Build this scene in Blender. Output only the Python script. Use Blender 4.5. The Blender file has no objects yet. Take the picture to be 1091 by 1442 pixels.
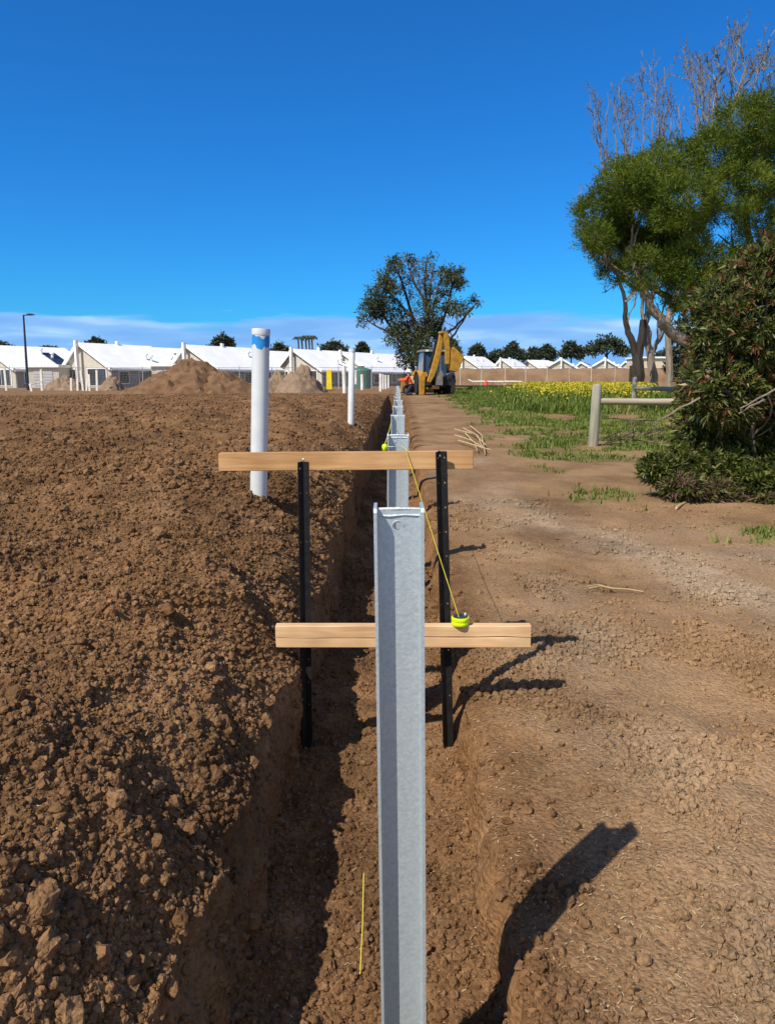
import bpy, bmesh, math, random
import numpy as np
from mathutils import Vector, Matrix
PI = math.pi
R = math.radians
rng = np.random.default_rng(7)
rnd = random.Random(11)
scene = bpy.context.scene
col = scene.collection

# ------------------------------------------------------------------ camera
EYE = 1.6
PITCH, YAW, F = R(9.87), R(0.777), 1069.0
cam_d = bpy.data.cameras.new("camera"); cam = bpy.data.objects.new("camera", cam_d); col.objects.link(cam)
cam.location = (0, 0, EYE); cam.rotation_euler = (PI/2 - PITCH, 0, YAW)
cam_d.sensor_fit = 'HORIZONTAL'; cam_d.sensor_width = 36; cam_d.lens = 36*F/1091
cam_d.clip_start = 0.05; cam_d.clip_end = 6000
scene.camera = cam

def at(px, py, Y):
    """world point on the photo ray (px,py) at distance Y along the trench"""
    cx, cy = (px-545.5)/F, -(py-721)/F
    s, c, sp, cp = math.sin(YAW), math.cos(YAW), math.sin(PITCH), math.cos(PITCH)
    d = Vector((-s*cp + cx*c - cy*s*sp, c*cp + cx*s + cy*c*sp, -sp + cy*cp))
    return Vector((0, 0, EYE)) + d*(Y/d.y)

# ------------------------------------------------------------------ tags
def tag(o, label=None, cat=None, group=None, kind=None):
    if label: o['label'] = label
    if cat: o['category'] = cat
    if group: o['group'] = group
    if kind: o['kind'] = kind
    return o
def thing(name, label, cat, loc=(0, 0, 0), rz=0, group=None):
    o = bpy.data.objects.new(name, None); col.objects.link(o)
    o.empty_display_size = .1
    o.location = loc; o.rotation_euler = (0, 0, rz)
    return tag(o, label, cat, group)
def dup(root, loc=None, rz=None, label=None):
    r = root.copy(); col.objects.link(r)
    if loc is not None: r.location = loc
    if rz is not None: r.rotation_euler = (0, 0, rz)
    if label: r['label'] = label
    for ch in list(root.children):
        c = ch.copy(); col.objects.link(c); c.parent = r
        for g in list(ch.children):
            d = g.copy(); col.objects.link(d); d.parent = c
    return r

# ------------------------------------------------------------------ mesh helpers
def np_mesh(name, V, Fc, m, parent=None, smooth=False, attrs=None):
    V = np.asarray(V, np.float32).reshape(-1, 3); Fc = np.asarray(Fc, np.int32)
    me = bpy.data.meshes.new(name)
    n, k = Fc.shape
    me.vertices.add(len(V)); me.vertices.foreach_set('co', V.ravel())
    me.loops.add(n*k); me.loops.foreach_set('vertex_index', Fc.ravel())
    me.polygons.add(n); me.polygons.foreach_set('loop_start', np.arange(0, n*k, k, dtype=np.int32))
    me.polygons.foreach_set('use_smooth', np.full(n, smooth, bool))
    if attrs:
        for an, av in attrs.items():
            a = me.attributes.new(an, 'FLOAT', 'POINT'); a.data.foreach_set('value', np.asarray(av, np.float32))
    me.update(calc_edges=True)
    me.materials.append(m)
    o = bpy.data.objects.new(name, me); col.objects.link(o)
    if parent: o.parent = parent
    return o

class MB:
    def __init__(s): s.v = []; s.f = []
    def add(s, vs, fs):
        b = len(s.v); s.v += [tuple(p) for p in vs]; s.f += [tuple(b+i for i in q) for q in fs]; return s
    def box(s, x0, x1, y0, y1, z0, z1):
        vs = [(x, y, z) for z in (z0, z1) for y in (y0, y1) for x in (x0, x1)]
        return s.add(vs, [(0, 2, 3, 1), (4, 5, 7, 6), (0, 1, 5, 4), (2, 6, 7, 3), (0, 4, 6, 2), (1, 3, 7, 5)])
    def bar(s, p, q, w, h, up=(0, 0, 1)):
        p, q = Vector(p), Vector(q); d = (q-p).normalized(); u = Vector(up)
        if abs(d.dot(u)) > .95: u = Vector((1, 0, 0))
        r = d.cross(u).normalized(); u = r.cross(d).normalized()
        vs = [c + r*a*w/2 + u*b*h/2 for c in (p, q) for a, b in ((-1, -1), (1, -1), (1, 1), (-1, 1))]
        return s.add(vs, [(3, 2, 1, 0), (4, 5, 6, 7), (0, 1, 5, 4), (1, 2, 6, 5), (2, 3, 7, 6), (3, 0, 4, 7)])
    def tube(s, pts, rad, n=8, cap=True):
        pts = [Vector(p) for p in pts]
        if not hasattr(rad, '__len__'): rad = [rad]*len(pts)
        prev = None; rings = []
        for i, p in enumerate(pts):
            d = (pts[min(i+1, len(pts)-1)] - pts[max(i-1, 0)])
            if d.length < 1e-9: d = Vector((0, 0, 1))
            d.normalize()
            a = prev if prev is not None else (Vector((0, 1, 0)) if abs(d.x) > .8 else Vector((1, 0, 0)))
            a = (a - d*a.dot(d)); a.normalize(); b = d.cross(a); prev = a
            rings.append([p + (a*math.cos(2*PI*k/n) + b*math.sin(2*PI*k/n))*rad[i] for k in range(n)])
        vs = [v for r in rings for v in r]; fs = []
        for i in range(len(pts)-1):
            for k in range(n):
                fs.append((i*n+k, i*n+(k+1) % n, (i+1)*n+(k+1) % n, (i+1)*n+k))
        if cap:
            fs.append(tuple(range(n-1, -1, -1))); fs.append(tuple((len(pts)-1)*n+k for k in range(n)))
        return s.add(vs, fs)
    def lathe(s, prof, n=24, c=(0, 0, 0), axis='z'):
        vs = []; fs = []
        for r, z in prof:
            for k in range(n):
                a = 2*PI*k/n; x, y = r*math.cos(a), r*math.sin(a)
                vs.append((c[0]+x, c[1]+y, c[2]+z) if axis == 'z' else (c[0]+z, c[1]+x, c[2]+y))
        for i in range(len(prof)-1):
            for k in range(n): fs.append((i*n+k, i*n+(k+1) % n, (i+1)*n+(k+1) % n, (i+1)*n+k))
        fs.append(tuple(range(n-1, -1, -1))); fs.append(tuple((len(prof)-1)*n+k for k in range(n)))
        return s.add(vs, fs)
    def prism(s, poly, d0, d1, plane='xz'):
        """poly = 2-D outline, extruded along the remaining axis from d0 to d1"""
        def P(a, b, d): return {'xz': (a, d, b), 'yz': (d, a, b), 'xy': (a, b, d)}[plane]
        n = len(poly); vs = [P(a, b, d0) for a, b in poly] + [P(a, b, d1) for a, b in poly]
        fs = [tuple(range(n)), tuple(range(2*n-1, n-1, -1))]
        for i in range(n): fs.append((i, i+n, (i+1) % n+n, (i+1) % n))
        return s.add(vs, fs)
    def build(s, name, m, parent=None, smooth=False, bevel=0):
        me = bpy.data.meshes.new(name); me.from_pydata(s.v, [], s.f)
        bm = bmesh.new(); bm.from_mesh(me); bmesh.ops.recalc_face_normals(bm, faces=bm.faces)
        if bevel:
            bmesh.ops.bevel(bm, geom=[e for e in bm.edges if len(e.link_faces) == 2 and e.calc_face_angle(0) > .5], offset=bevel, segments=2, affect='EDGES')
        bm.to_mesh(me); bm.free()
        if smooth:
            for p in me.polygons: p.use_smooth = True
            try: me.set_sharp_from_angle(angle=R(40))
            except Exception: pass
        me.materials.append(m)
        o = bpy.data.objects.new(name, me); col.objects.link(o)
        if parent: o.parent = parent
        return o

def holed_plate(outer, holes, thick, to3):
    """flat plate with round holes; outer = 2-D loop, holes = (x,z,r); to3(a,b,t) -> point"""
    bm = bmesh.new(); edges = []
    def loop(pts):
        vs = [bm.verts.new((p[0], p[1], 0)) for p in pts]
        for i in range(len(vs)): edges.append(bm.edges.new((vs[i], vs[(i+1) % len(vs)])))
    loop(outer)
    for hx, hz, hr in holes: loop([(hx+hr*math.cos(2*PI*k/10), hz+hr*math.sin(2*PI*k/10)) for k in range(10)])
    bmesh.ops.triangle_fill(bm, use_beauty=True, edges=edges)
    bm.verts.index_update()
    bv = [v.co.copy() for v in bm.verts]; bf = [[v.index for v in f.verts] for f in bm.faces]
    be = [(e.verts[0].index, e.verts[1].index) for e in bm.edges if len(e.link_faces) == 1]
    n = len(bv); bm.free()
    vs = [to3(v.x, v.y, -thick/2) for v in bv] + [to3(v.x, v.y, thick/2) for v in bv]
    fs = [tuple(f) for f in bf] + [tuple(i+n for i in reversed(f)) for f in bf] + [(a, b, b+n, a+n) for a, b in be]
    return vs, fs

# ------------------------------------------------------------------ numpy noise
def _h(ix, iy, k):
    h = (ix.astype(np.int64)*374761393 + iy.astype(np.int64)*668265263 + k*2147483647) & 0xffffffff
    h = ((h ^ (h >> 13))*1274126177) & 0xffffffff
    h = ((h ^ (h >> 16))*2246822519) & 0xffffffff
    return ((h ^ (h >> 15)) & 0xffffff)/float(0x1000000)
def perlin(x, y, k=0):
    ix, iy = np.floor(x), np.floor(y); fx, fy = x-ix, y-iy
    ux, uy = fx*fx*fx*(fx*(fx*6-15)+10), fy*fy*fy*(fy*(fy*6-15)+10)
    def g(a, b):
        t = _h(ix+a, iy+b, k)*2*PI
        return np.cos(t)*(fx-a) + np.sin(t)*(fy-b)
    return ((g(0, 0)*(1-ux)+g(1, 0)*ux)*(1-uy) + (g(0, 1)*(1-ux)+g(1, 1)*ux)*uy)*1.5
def worley(x, y, k=0):
    ix, iy = np.floor(x), np.floor(y); best = np.full(x.shape, 9.0); idv = np.zeros(x.shape)
    for a in (-1, 0, 1):
        for b in (-1, 0, 1):
            cx, cy = ix+a, iy+b
            dx, dy = cx+_h(cx, cy, k)-x, cy+_h(cx, cy, k+1)-y
            d = dx*dx+dy*dy; m = d < best
            best = np.where(m, d, best); idv = np.where(m, _h(cx, cy, k+2), idv)
    return np.sqrt(best), idv
def sstep(a, b, x):
    t = np.clip((x-a)/(b-a), 0, 1); return t*t*(3-2*t)

# ------------------------------------------------------------------ materials
def _nt(name):
    m = bpy.data.materials.new(name); m.use_nodes = True
    nt = m.node_tree; return m, nt, nt.nodes['Principled BSDF']
def mat(name, c, c2=None, rough=.7, metal=0, scale=8, detail=5, bump=0, bscale=40, spec=.3, stretch=None, contrast=(.35, .65)):
    m, nt, b = _nt(name); N, L = nt.nodes.new, nt.links.new
    b.inputs['Roughness'].default_value = rough; b.inputs['Metallic'].default_value = metal
    b.inputs['Specular IOR Level'].default_value = spec
    tc = N('ShaderNodeTexCoord'); vec = tc.outputs['Object']
    if stretch:
        mp = N('ShaderNodeMapping'); mp.inputs['Scale'].default_value = stretch; L(vec, mp.inputs['Vector']); vec = mp.outputs['Vector']
    nz = N('ShaderNodeTexNoise'); nz.inputs['Scale'].default_value = scale; nz.inputs['Detail'].default_value = detail; L(vec, nz.inputs['Vector'])
    rp = N('ShaderNodeValToRGB'); rp.color_ramp.elements[0].position, rp.color_ramp.elements[1].position = contrast
    c2 = c2 or tuple(v*.75 for v in c)
    rp.color_ramp.elements[0].color = (*c2, 1); rp.color_ramp.elements[1].color = (*c, 1)
    L(nz.outputs['Fac'], rp.inputs['Fac']); L(rp.outputs['Color'], b.inputs['Base Color'])
    if bump:
        n2 = N('ShaderNodeTexNoise'); n2.inputs['Scale'].default_value = bscale; n2.inputs['Detail'].default_value = 4; L(vec, n2.inputs['Vector'])
        bp = N('ShaderNodeBump'); bp.inputs['Strength'].default_value = bump; bp.inputs['Distance'].default_value = .02
        L(n2.outputs['Fac'], bp.inputs['Height']); L(bp.outputs['Normal'], b.inputs['Normal'])
    return m
def leaf_mat(name, cols, trans=.25, rough=.55, spec=.25, pos=None, patch=None):
    m, nt, b = _nt(name); N, L = nt.nodes.new, nt.links.new
    g = N('ShaderNodeNewGeometry'); rp = N('ShaderNodeValToRGB'); rp.color_ramp.interpolation = 'LINEAR'
    E = rp.color_ramp.elements
    while len(E) < len(cols): E.new(.5)
    for i, c in enumerate(cols):
        E[i].position = pos[i] if pos else i/(len(cols)-1); E[i].color = (*c, 1)
    L(g.outputs['Random Per Island'], rp.inputs['Fac'])
    if patch:
        tc = N('ShaderNodeTexCoord'); nz = N('ShaderNodeTexNoise'); nz.inputs['Scale'].default_value = patch; nz.inputs['Detail'].default_value = 3; L(tc.outputs['Object'], nz.inputs['Vector'])
        ad = N('ShaderNodeMath'); ad.operation = 'MULTIPLY_ADD'; ad.use_clamp = True; L(nz.outputs['Fac'], ad.inputs[0]); ad.inputs[1].default_value = 2.4; ad.inputs[2].default_value = -1.2
        a2 = N('ShaderNodeMath'); a2.operation = 'MULTIPLY_ADD'; a2.use_clamp = True; L(g.outputs['Random Per Island'], a2.inputs[0]); a2.inputs[1].default_value = .55; L(ad.outputs[0], a2.inputs[2]); L(a2.outputs[0], rp.inputs['Fac'])
    L(rp.outputs['Color'], b.inputs['Base Color'])
    b.inputs['Roughness'].default_value = rough; b.inputs['Specular IOR Level'].default_value = spec
    tr = N('ShaderNodeBsdfTranslucent'); L(rp.outputs['Color'], tr.inputs['Color'])
    mx = N('ShaderNodeMixShader'); mx.inputs[0].default_value = trans
    L(b.outputs[0], mx.inputs[1]); L(tr.outputs[0], mx.inputs[2]); L(mx.outputs[0], nt.nodes['Material Output'].inputs['Surface'])
    return m

def soil_mat(name, clod=False):
    """bare earth; the mesh attributes 'grey','green','clay' carry where the earth is of another kind"""
    m, nt, b = _nt(name); N, L = nt.nodes.new, nt.links.new
    b.inputs['Roughness'].default_value = .95; b.inputs['Specular IOR Level'].default_value = .08
    tc = N('ShaderNodeTexCoord'); vec = tc.outputs['Object']
    def noise(s, d=6, r=.6):
        n = N('ShaderNodeTexNoise'); n.inputs['Scale'].default_value = s; n.inputs['Detail'].default_value = d
        n.inputs['Roughness'].default_value = r; L(vec, n.inputs['Vector']); return n.outputs['Fac']
    def ramp(f, cs, ps):
        r = N('ShaderNodeValToRGB'); E = r.color_ramp.elements
        while len(E) < len(cs): E.new(.5)
        for i, (c, p) in enumerate(zip(cs, ps)): E[i].position = p; E[i].color = (*c, 1)
        L(f, r.inputs['Fac']); return r.outputs['Color']
    def mix(f, a, c, mode='MIX'):
        x = N('ShaderNodeMix'); x.data_type = 'RGBA'; x.blend_type = mode
        if isinstance(f, float): x.inputs['Factor'].default_value = f
        else: L(f, x.inputs['Factor'])
        L(a, x.inputs['A']); L(c, x.inputs['B']); return x.outputs['Result']
    def attr(a):
        n = N('ShaderNodeAttribute'); n.attribute_name = a; return n.outputs['Fac']
    earth = ramp(noise(2.2, 8, .7), [SOIL_D, SOIL_M, SOIL_L], [.3, .5, .72])
    fine = ramp(noise(45, 5, .7), [(.62, .6, .58), (1, 1, 1), (1.3, 1.3, 1.3)], [.3, .5, .75])
    if clod:
        g = N('ShaderNodeNewGeometry')
        earth = mix(.45, earth, ramp(g.outputs['Random Per Island'], [SOIL_D, SOIL_M, SOIL_L], [0, .5, 1]))
    track = ramp(noise(1.1, 8, .65), [TRACK_D, TRACK_L], [.35, .65])
    c = mix(attr('track'), earth, track)
    grey = ramp(noise(6, 8, .7), [GRAV_D, GRAV_L], [.35, .65]); c = mix(attr('grey'), c, grey)
    clay = ramp(noise(4, 6, .6), [CLAY_D, CLAY_L], [.35, .65]); c = mix(attr('clay'), c, clay)
    gr = ramp(noise(3, 8, .7), [(.08, .10, .025), (.14, .15, .042), (.24, .20, .085)], [.3, .5, .7]); c = mix(attr('green'), c, gr)
    c = mix(1.0, c, fine, 'MULTIPLY')
    c = mix(1.0, c, ramp(noise(.9, 6, .6), [(.70, .69, .68), (1, 1, 1), (1.16, 1.15, 1.13)], [.32, .5, .68]), 'MULTIPLY')
    if not clod:
        sp = ramp(noise(160, 2, .5), [(0, 0, 0), (1, 1, 1)], [.67, .72])
        st = N('ShaderNodeRGB'); st.outputs[0].default_value = (.5, .4, .27, 1)
        fx = N('ShaderNodeMath'); fx.operation = 'MULTIPLY'; L(sp, fx.inputs[0]); L(attr('track'), fx.inputs[1])
        c = mix(fx.outputs[0], c, st.outputs[0])
    L(c, b.inputs['Base Color'])
    v = N('ShaderNodeTexVoronoi'); v.inputs['Scale'].default_value = 55; L(vec, v.inputs['Vector'])
    v2 = N('ShaderNodeTexNoise'); v2.inputs['Scale'].default_value = 110; v2.inputs['Detail'].default_value = 4; L(vec, v2.inputs['Vector'])
    ad = N('ShaderNodeMath'); ad.operation = 'SUBTRACT'; L(v2.outputs['Fac'], ad.inputs[0]); L(v.outputs['Distance'], ad.inputs[1])
    bp = N('ShaderNodeBump'); bp.inputs['Strength'].default_value = .7; bp.inputs['Distance'].default_value = .012
    L(ad.outputs[0], bp.inputs['Height']); L(bp.outputs['Normal'], b.inputs['Normal'])
    return m
SOIL_D, SOIL_M, SOIL_L = (.088, .047, .0225), (.165, .091, .043), (.265, .156, .082)
TRACK_D, TRACK_L = (.185, .110, .055), (.285, .179, .098)
GRAV_D, GRAV_L = (.23, .165, .108), (.35, .27, .185)
CLAY_D, CLAY_L = (.20, .105, .046), (.30, .165, .078)
M = {}
M['soil'] = soil_mat('soil'); M['clod'] = soil_mat('clod_soil', True)
M['galv'] = mat('galvanised_steel', (.50, .565, .60), (.435, .49, .525), rough=.48, metal=.5, scale=110, detail=3, bump=.08, bscale=120, spec=.35)
M['black_steel'] = mat('black_coated_steel', (.008, .008, .009), (.013, .012, .012), rough=.5, scale=30, spec=.25, bump=.1)
M['silver'] = mat('zinc_screw', (.6, .6, .6), rough=.3, metal=.7)
M['pvc'] = mat('white_pvc', (.60, .63, .64), (.53, .56, .58), rough=.35, scale=6, spec=.5)
M['pvc_far'] = mat('white_pvc_dusty', (.75, .74, .7), (.6, .56, .5), rough=.5, scale=4)
M['blue_paint'] = mat('blue_paint', (.02, .25, .62), (.015, .19, .5), rough=.45, scale=20)
M['lime'] = mat('lime_plastic', (.62, .82, .01), (.52, .72, .01), rough=.35, scale=30)
M['dark_plastic'] = mat('dark_plastic', (.03, .04, .035), rough=.5)
M['string'] = mat('yellow_string', (.68, .62, .06), (.55, .5, .05), rough=.8, scale=300)
M['straw'] = leaf_mat('straw', [(.22, .14, .07), (.36, .25, .135), (.48, .37, .22)], trans=.05, rough=.8)
def wood_mat(name, ca, cb, seed=0):
    m, nt, b = _nt(name); N, L = nt.nodes.new, nt.links.new
    b.inputs['Roughness'].default_value = .7; b.inputs['Specular IOR Level'].default_value = .2
    tc = N('ShaderNodeTexCoord'); mp = N('ShaderNodeMapping'); mp.inputs['Scale'].default_value = (1.6, 22, 22); mp.inputs['Location'].default_value = (seed, seed*.7, seed*.3)
    L(tc.outputs['Object'], mp.inputs['Vector'])
    nz = N('ShaderNodeTexNoise'); nz.inputs['Scale'].default_value = 2.2; nz.inputs['Detail'].default_value = 7; nz.inputs['Distortion'].default_value = .6; L(mp.outputs['Vector'], nz.inputs['Vector'])
    rp = N('ShaderNodeValToRGB'); E = rp.color_ramp.elements; E[0].position, E[1].position = .33, .66
    E[0].color = (*cb, 1); E[1].color = (*ca, 1); L(nz.outputs['Fac'], rp.inputs['Fac'])
    n2 = N('ShaderNodeTexNoise'); n2.inputs['Scale'].default_value = 4; L(tc.outputs['Object'], n2.inputs['Vector'])
    r2 = N('ShaderNodeValToRGB'); r2.color_ramp.elements[0].color = (.78, .74, .7, 1); r2.color_ramp.elements[1].color = (1.08, 1.06, 1.04, 1); r2.color_ramp.elements[0].position = .3; r2.color_ramp.elements[1].position = .65; L(n2.outputs['Fac'], r2.inputs['Fac'])
    mx = N('ShaderNodeMix'); mx.data_type = 'RGBA'; mx.blend_type = 'MULTIPLY'; mx.inputs['Factor'].default_value = 1; L(rp.outputs['Color'], mx.inputs['A']); L(r2.outputs['Color'], mx.inputs['B'])
    L(mx.outputs['Result'], b.inputs['Base Color'])
    bp = N('ShaderNodeBump'); bp.inputs['Strength'].default_value = .25; bp.inputs['Distance'].default_value = .003; L(nz.outputs['Fac'], bp.inputs['Height']); L(bp.outputs['Normal'], b.inputs['Normal'])
    return m
M['pine_a'] = wood_mat('pine_weathered', (.55, .34, .165), (.42, .235, .10), 3)
M['pine_b'] = wood_mat('pine_fresh', (.66, .46, .27), (.54, .34, .18), 9)
M['knot'] = mat('pine_knot', (.30, .14, .05), (.2, .09, .03), rough=.7, scale=90)
M['grey_wood'] = mat('grey_timber', (.34, .32, .25), (.22, .21, .16), rough=.85, scale=3, stretch=(6, 6, .6), bump=.3)
M['grey_rail'] = mat('grey_rail_timber', (.40, .36, .27), (.27, .24, .17), rough=.85, scale=3, stretch=(.4, 8, 8), bump=.3)
SUN_E, SKY_S, EXPO = 4.85, .085, 0.34
SKY_AIR, SKY_DUST, SKY_OZ, SKY_SAT, CLOUD_S = 1.0, .3, 2.0, 1.12, 1.0
SKY_TINT = (.15, .76, 1.38)
BACK_FILL_S = .62
# ------------------------------------------------------------------ ground: one sheet with the trench cut into it
LX, LY = .61, .64          # sun: shadow offset per metre of height (right, forward)
def G(y): return np.clip(.0195*np.asarray(y, float), 0, .8)
def zE(y): return np.interp(y, [-4, .5, 2, 5, 13, 30, 37, 44], [.18, .18, .205, .315, .64, .80, .80, .80])
def bankrise(y): return np.interp(y, [-4, 5, 13, 30, 42], [.5, .62, .48, .24, .0])
rows = [-5., -4, -3.2, -2.5, -1.9, -1.4, -1.0, -.7, -.45, -.25, -.1]
y = 0.0
while y < .55: rows.append(y); y += .03
while y < 46: rows.append(y); y *= 1.0056
while y < 2500: rows.append(y); y *= 1.06
rows = np.array(rows); NR = len(rows)
def grow(start, end, ds, k):
    out = []; s = start
    while s < end: out.append(s); s += ds; ds *= k
    return out + [end]
sl = list(np.arange(0, 1.9, .0095)) + grow(1.9, 60, .011, 1.045) + [90, 150, 300, 600, 1200, 2500]
sr = list(np.arange(0, 2.3, .0105)) + grow(2.3, 60, .012, 1.045) + [90, 150, 300, 600, 1200, 2500]
sl = np.array(sl[::-1]); sr = np.array(sr)
tw = np.linspace(0, 1, 74)[1:]; tf = np.linspace(0, 1, 84)[1:]; tr = np.linspace(0, 1, 46)[1:-1]
NL, NW, NF, NRW, NG = len(sl), len(tw), len(tf), len(tr), len(sr)
NC = NL+NW+NF+NRW+NG
Y = rows[:, None]
ed = .05*perlin(rows*1.1, rows*0, 3) + .035*perlin(rows*3.1, rows*0, 4) + .02*perlin(rows*8, rows*0, 5)
er = .02*perlin(rows*.9, rows*0, 13) + .018*perlin(rows*3.3, rows*0, 14)
near = 1-sstep(30, 44, rows)
xe = (-.525 - .09*(1-sstep(1.2, 2.4, rows)) + ed*near)[:, None]
depth = 1-sstep(37.5, 40.5, rows)[:, None]
g_r = G(rows)[:, None]; z_e = zE(rows)[:, None]
z_f = g_r*depth + (g_r*.0+.8)*(1-depth) - .29*depth
z_e2 = z_e*depth + .8*(1-depth)
X0 = np.zeros((NR, NC)); Z0 = np.zeros((NR, NC))
# left bank
s = sl[None, :]
rise = bankrise(rows)[:, None]*(1-np.exp(-s/.42))
far = sstep(7, 26, s)
zb = (z_e2+rise)*(1-far) + (.8-.1*(1-sstep(0, 60, Y)))*far
X0[:, :NL] = xe - s; Z0[:, :NL] = zb
# left wall, floor, right wall
a = NL
xb = -.50 + .03*perlin(rows*1.7, rows*0, 8)[:, None]
t = tw[None, :]
X0[:, a:a+NW] = xe + (xb-xe)*(t**1.3) + .02*np.sin(PI*t)*depth; Z0[:, a:a+NW] = z_e2 + (z_f+.03-z_e2)*t
a += NW
t = tf[None, :]; x2 = .285 + .02*perlin(rows*1.3, rows*0, 18)[:, None]
X0[:, a:a+NF] = xb + (x2-xb)*t
Z0[:, a:a+NF] = z_f + depth*(.03*np.exp(-t/.12) + .06*sstep(.6, 1, t) - .02*np.sin(PI*t))
a += NF
t = tr[None, :]; x3 = (.335 + er*near)[:, None]
zr = g_r*depth + .8*(1-depth)
X0[:, a:a+NRW] = x2 + (x3-x2)*t**1.25; Z0[:, a:a+NRW] = z_f+depth*.06 + (zr-.04*depth-z_f-depth*.06)*t
a += NRW
s = sr[None, :]
X0[:, a:] = x3 + s
ug = .035*perlin(X0[:, a:]*.5, Y*.5+0*s, 21) + .02*perlin(X0[:, a:]*1.3, Y*1.3+0*s, 22)
Z0[:, a:] = zr - .04*np.exp(-s/.05)*depth + ug*sstep(0, .6, s)*(1-sstep(60, 120, Y))
# column coordinate = arc length along the row nearest 4 m
j = int(np.argmin(abs(rows-4)))
arc = np.concatenate([[0], np.cumsum(np.hypot(np.diff(X0[j]), np.diff(Z0[j])))]); arc -= arc[NL-1]
zone = np.array([0]*NL+[1]*NW+[2]*NF+[3]*NRW+[4]*NG)
dcol = np.gradient(arc); drow = np.gradient(rows)
SP = np.maximum(dcol[None, :], drow[:, None])
A = arc[None, :]+0*Y; YY = Y+0*A
def smooth_cols(v, n):
    k = np.ones(n)/n; return np.convolve(np.pad(v, n//2, mode='edge'), k, 'valid')[:len(v)]
az = np.array([1., .5, .8, .35, .31])[zone]; az = smooth_cols(az, 31)
az2 = az[None, :]*np.ones((NR, 1))
# track firms up to the right; the bank calms down far left
trk = np.zeros(NC); trk[NL+NW+NF+NRW:] = 1
az2[:, NL+NW+NF+NRW:] *= (1-.3*sstep(.4, 2.2, sr))[None, :]
az2[:, :NL] *= ((1-.55*sstep(6, 20, sl))*(.45+.55*sstep(.05, .45, sl)))[None, :]
def oct_(f, amp, k, kind='p', thr=0.):
    fd = 1-sstep(.22, .55, f*SP)
    if kind == 'p': n = perlin(A*f, YY*f, k)
    else:
        wx = A*f+.35*perlin(A*f*1.7, YY*f*1.7, k+40); wy = YY*f+.35*perlin(A*f*1.7+9, YY*f*1.7, k+41)
        d, idv = worley(wx, wy, k); n = np.clip(.62-d, -.1, 1)*np.where(idv > thr, .4+idv, .12)
    return n*amp*fd
dp = oct_(.9, .08, 30)+oct_(2.4, .06, 31)+oct_(6, .034, 32)+oct_(18, .007, 33)
dw = oct_(6, .028, 50, 'w', .85)+oct_(13, .015, 53, 'w', .6)+oct_(24, .014, 56, 'w', .4)+oct_(40, .018, 59, 'w', .1)+oct_(62, .008, 62, 'w', .1)
disp = dp*az2+dw*az2*np.where(zone == 4, .38, 1.)[None, :]
wall = ((zone == 1) | (zone == 3)).astype(float); wall = smooth_cols(wall, 9)[None, :]
disp += wall*(1-sstep(14, 25, Y))*(.018*perlin(A*3, YY*14, 70)+.012*perlin(A*9, YY*26, 71)+.02*perlin(A*2, YY*4, 72))
hn = 1-sstep(45, 70, Y)
disp *= hn
# normals of the base sheet
P = np.stack([X0, YY, Z0], -1)
du = np.gradient(P, axis=1); dv = np.gradient(P, axis=0)
nrm = np.cross(du, dv); nrm /= np.maximum(np.linalg.norm(nrm, axis=-1, keepdims=True), 1e-9)
for _ in range(6):
    nrm[:, 1:-1] = (nrm[:, :-2]+2*nrm[:, 1:-1]+nrm[:, 2:])/4
nrm /= np.maximum(np.linalg.norm(nrm, axis=-1, keepdims=True), 1e-9)
P = P + nrm*disp[..., None]
X1, Y1, Z1 = P[..., 0], P[..., 1], P[..., 2]
# kinds of earth
n1 = perlin(X1*.35, Y1*.35, 80); n2 = perlin(X1*1.1, Y1*1.1, 81); n3 = perlin(X1*3.5, Y1*3.5, 82)
a_tr = trk[None, :]*sstep(.0, .35, X1-.33+.12*n2)
a_tr = np.maximum(a_tr, sstep(9, 26, -X1)*.55)
a_tr = np.maximum(a_tr, (X1 < 0)*sstep(40, 48, Y1)*.6)
# gravelly wheel line from (1.4, 8) towards (2.8, 4.4)
dl = np.abs((X1-1.45)*.93+(Y1-8)*.36)
a_gr = np.clip(np.exp(-(dl/.42)**2)*sstep(2.5, 4.5, Y1)*(1-sstep(8, 11, Y1))*(.75+1.2*n2+.5*n3), 0, 1)*(X1 > .5)
a_gr = np.maximum(a_gr, np.clip(.5*np.exp(-((X1-1.0-.02*Y1)/.35)**2)*(.5+1.3*n2)*(Y1 < 14), 0, .6)*(X1 > .45))
a_gr = np.maximum(a_gr, np.clip(np.exp(-((X1-2.9)/1.0)**2-((Y1-6.6)/1.0)**2)*.7*(.7+n2), 0, .8)*(X1 > .5))
a_cl = np.zeros((NR, NC)); a_cl[:, NL+NW+NF:NL+NW+NF+NRW] = .75; a_cl = np.apply_along_axis(lambda v: smooth_cols(v, 15), 1, a_cl)*np.clip(.75+n3+.5*n2, 0, 1)
a_cl[:, NL:NL+NW] = .25
gx = sstep(1.5, 3.2, X1+.5*n2-.012*Y1)
a_gn = gx*sstep(11.3, 15.5, Y1+2.4*n1+1.5*n2)
a_gn *= np.clip(.62+1.5*n2+.9*n1+.5*n3+.4*sstep(18, 30, Y1), 0, 1)*(X1 > 1)
a_gn = np.maximum(a_gn, (X1 > 2)*np.exp(-((X1-2.45)/.5)**2-((Y1-9.3)/.7)**2)*np.clip(.3+1.4*n3, 0, .8))
a_gn = np.maximum(a_gn, (X1 > 2)*np.exp(-((X1-3.55)/.35)**2-((Y1-7.1)/.35)**2)*np.clip(.6+1.2*n3, 0, .9))
a_gn = np.where(Y1 > 70, np.maximum(a_gn, .7*(X1 > 3)), a_gn)
idx = np.arange(NR*NC).reshape(NR, NC)
FQ = np.stack([idx[:-1, :-1], idx[:-1, 1:], idx[1:, 1:], idx[1:, :-1]], -1).reshape(-1, 4)
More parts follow.
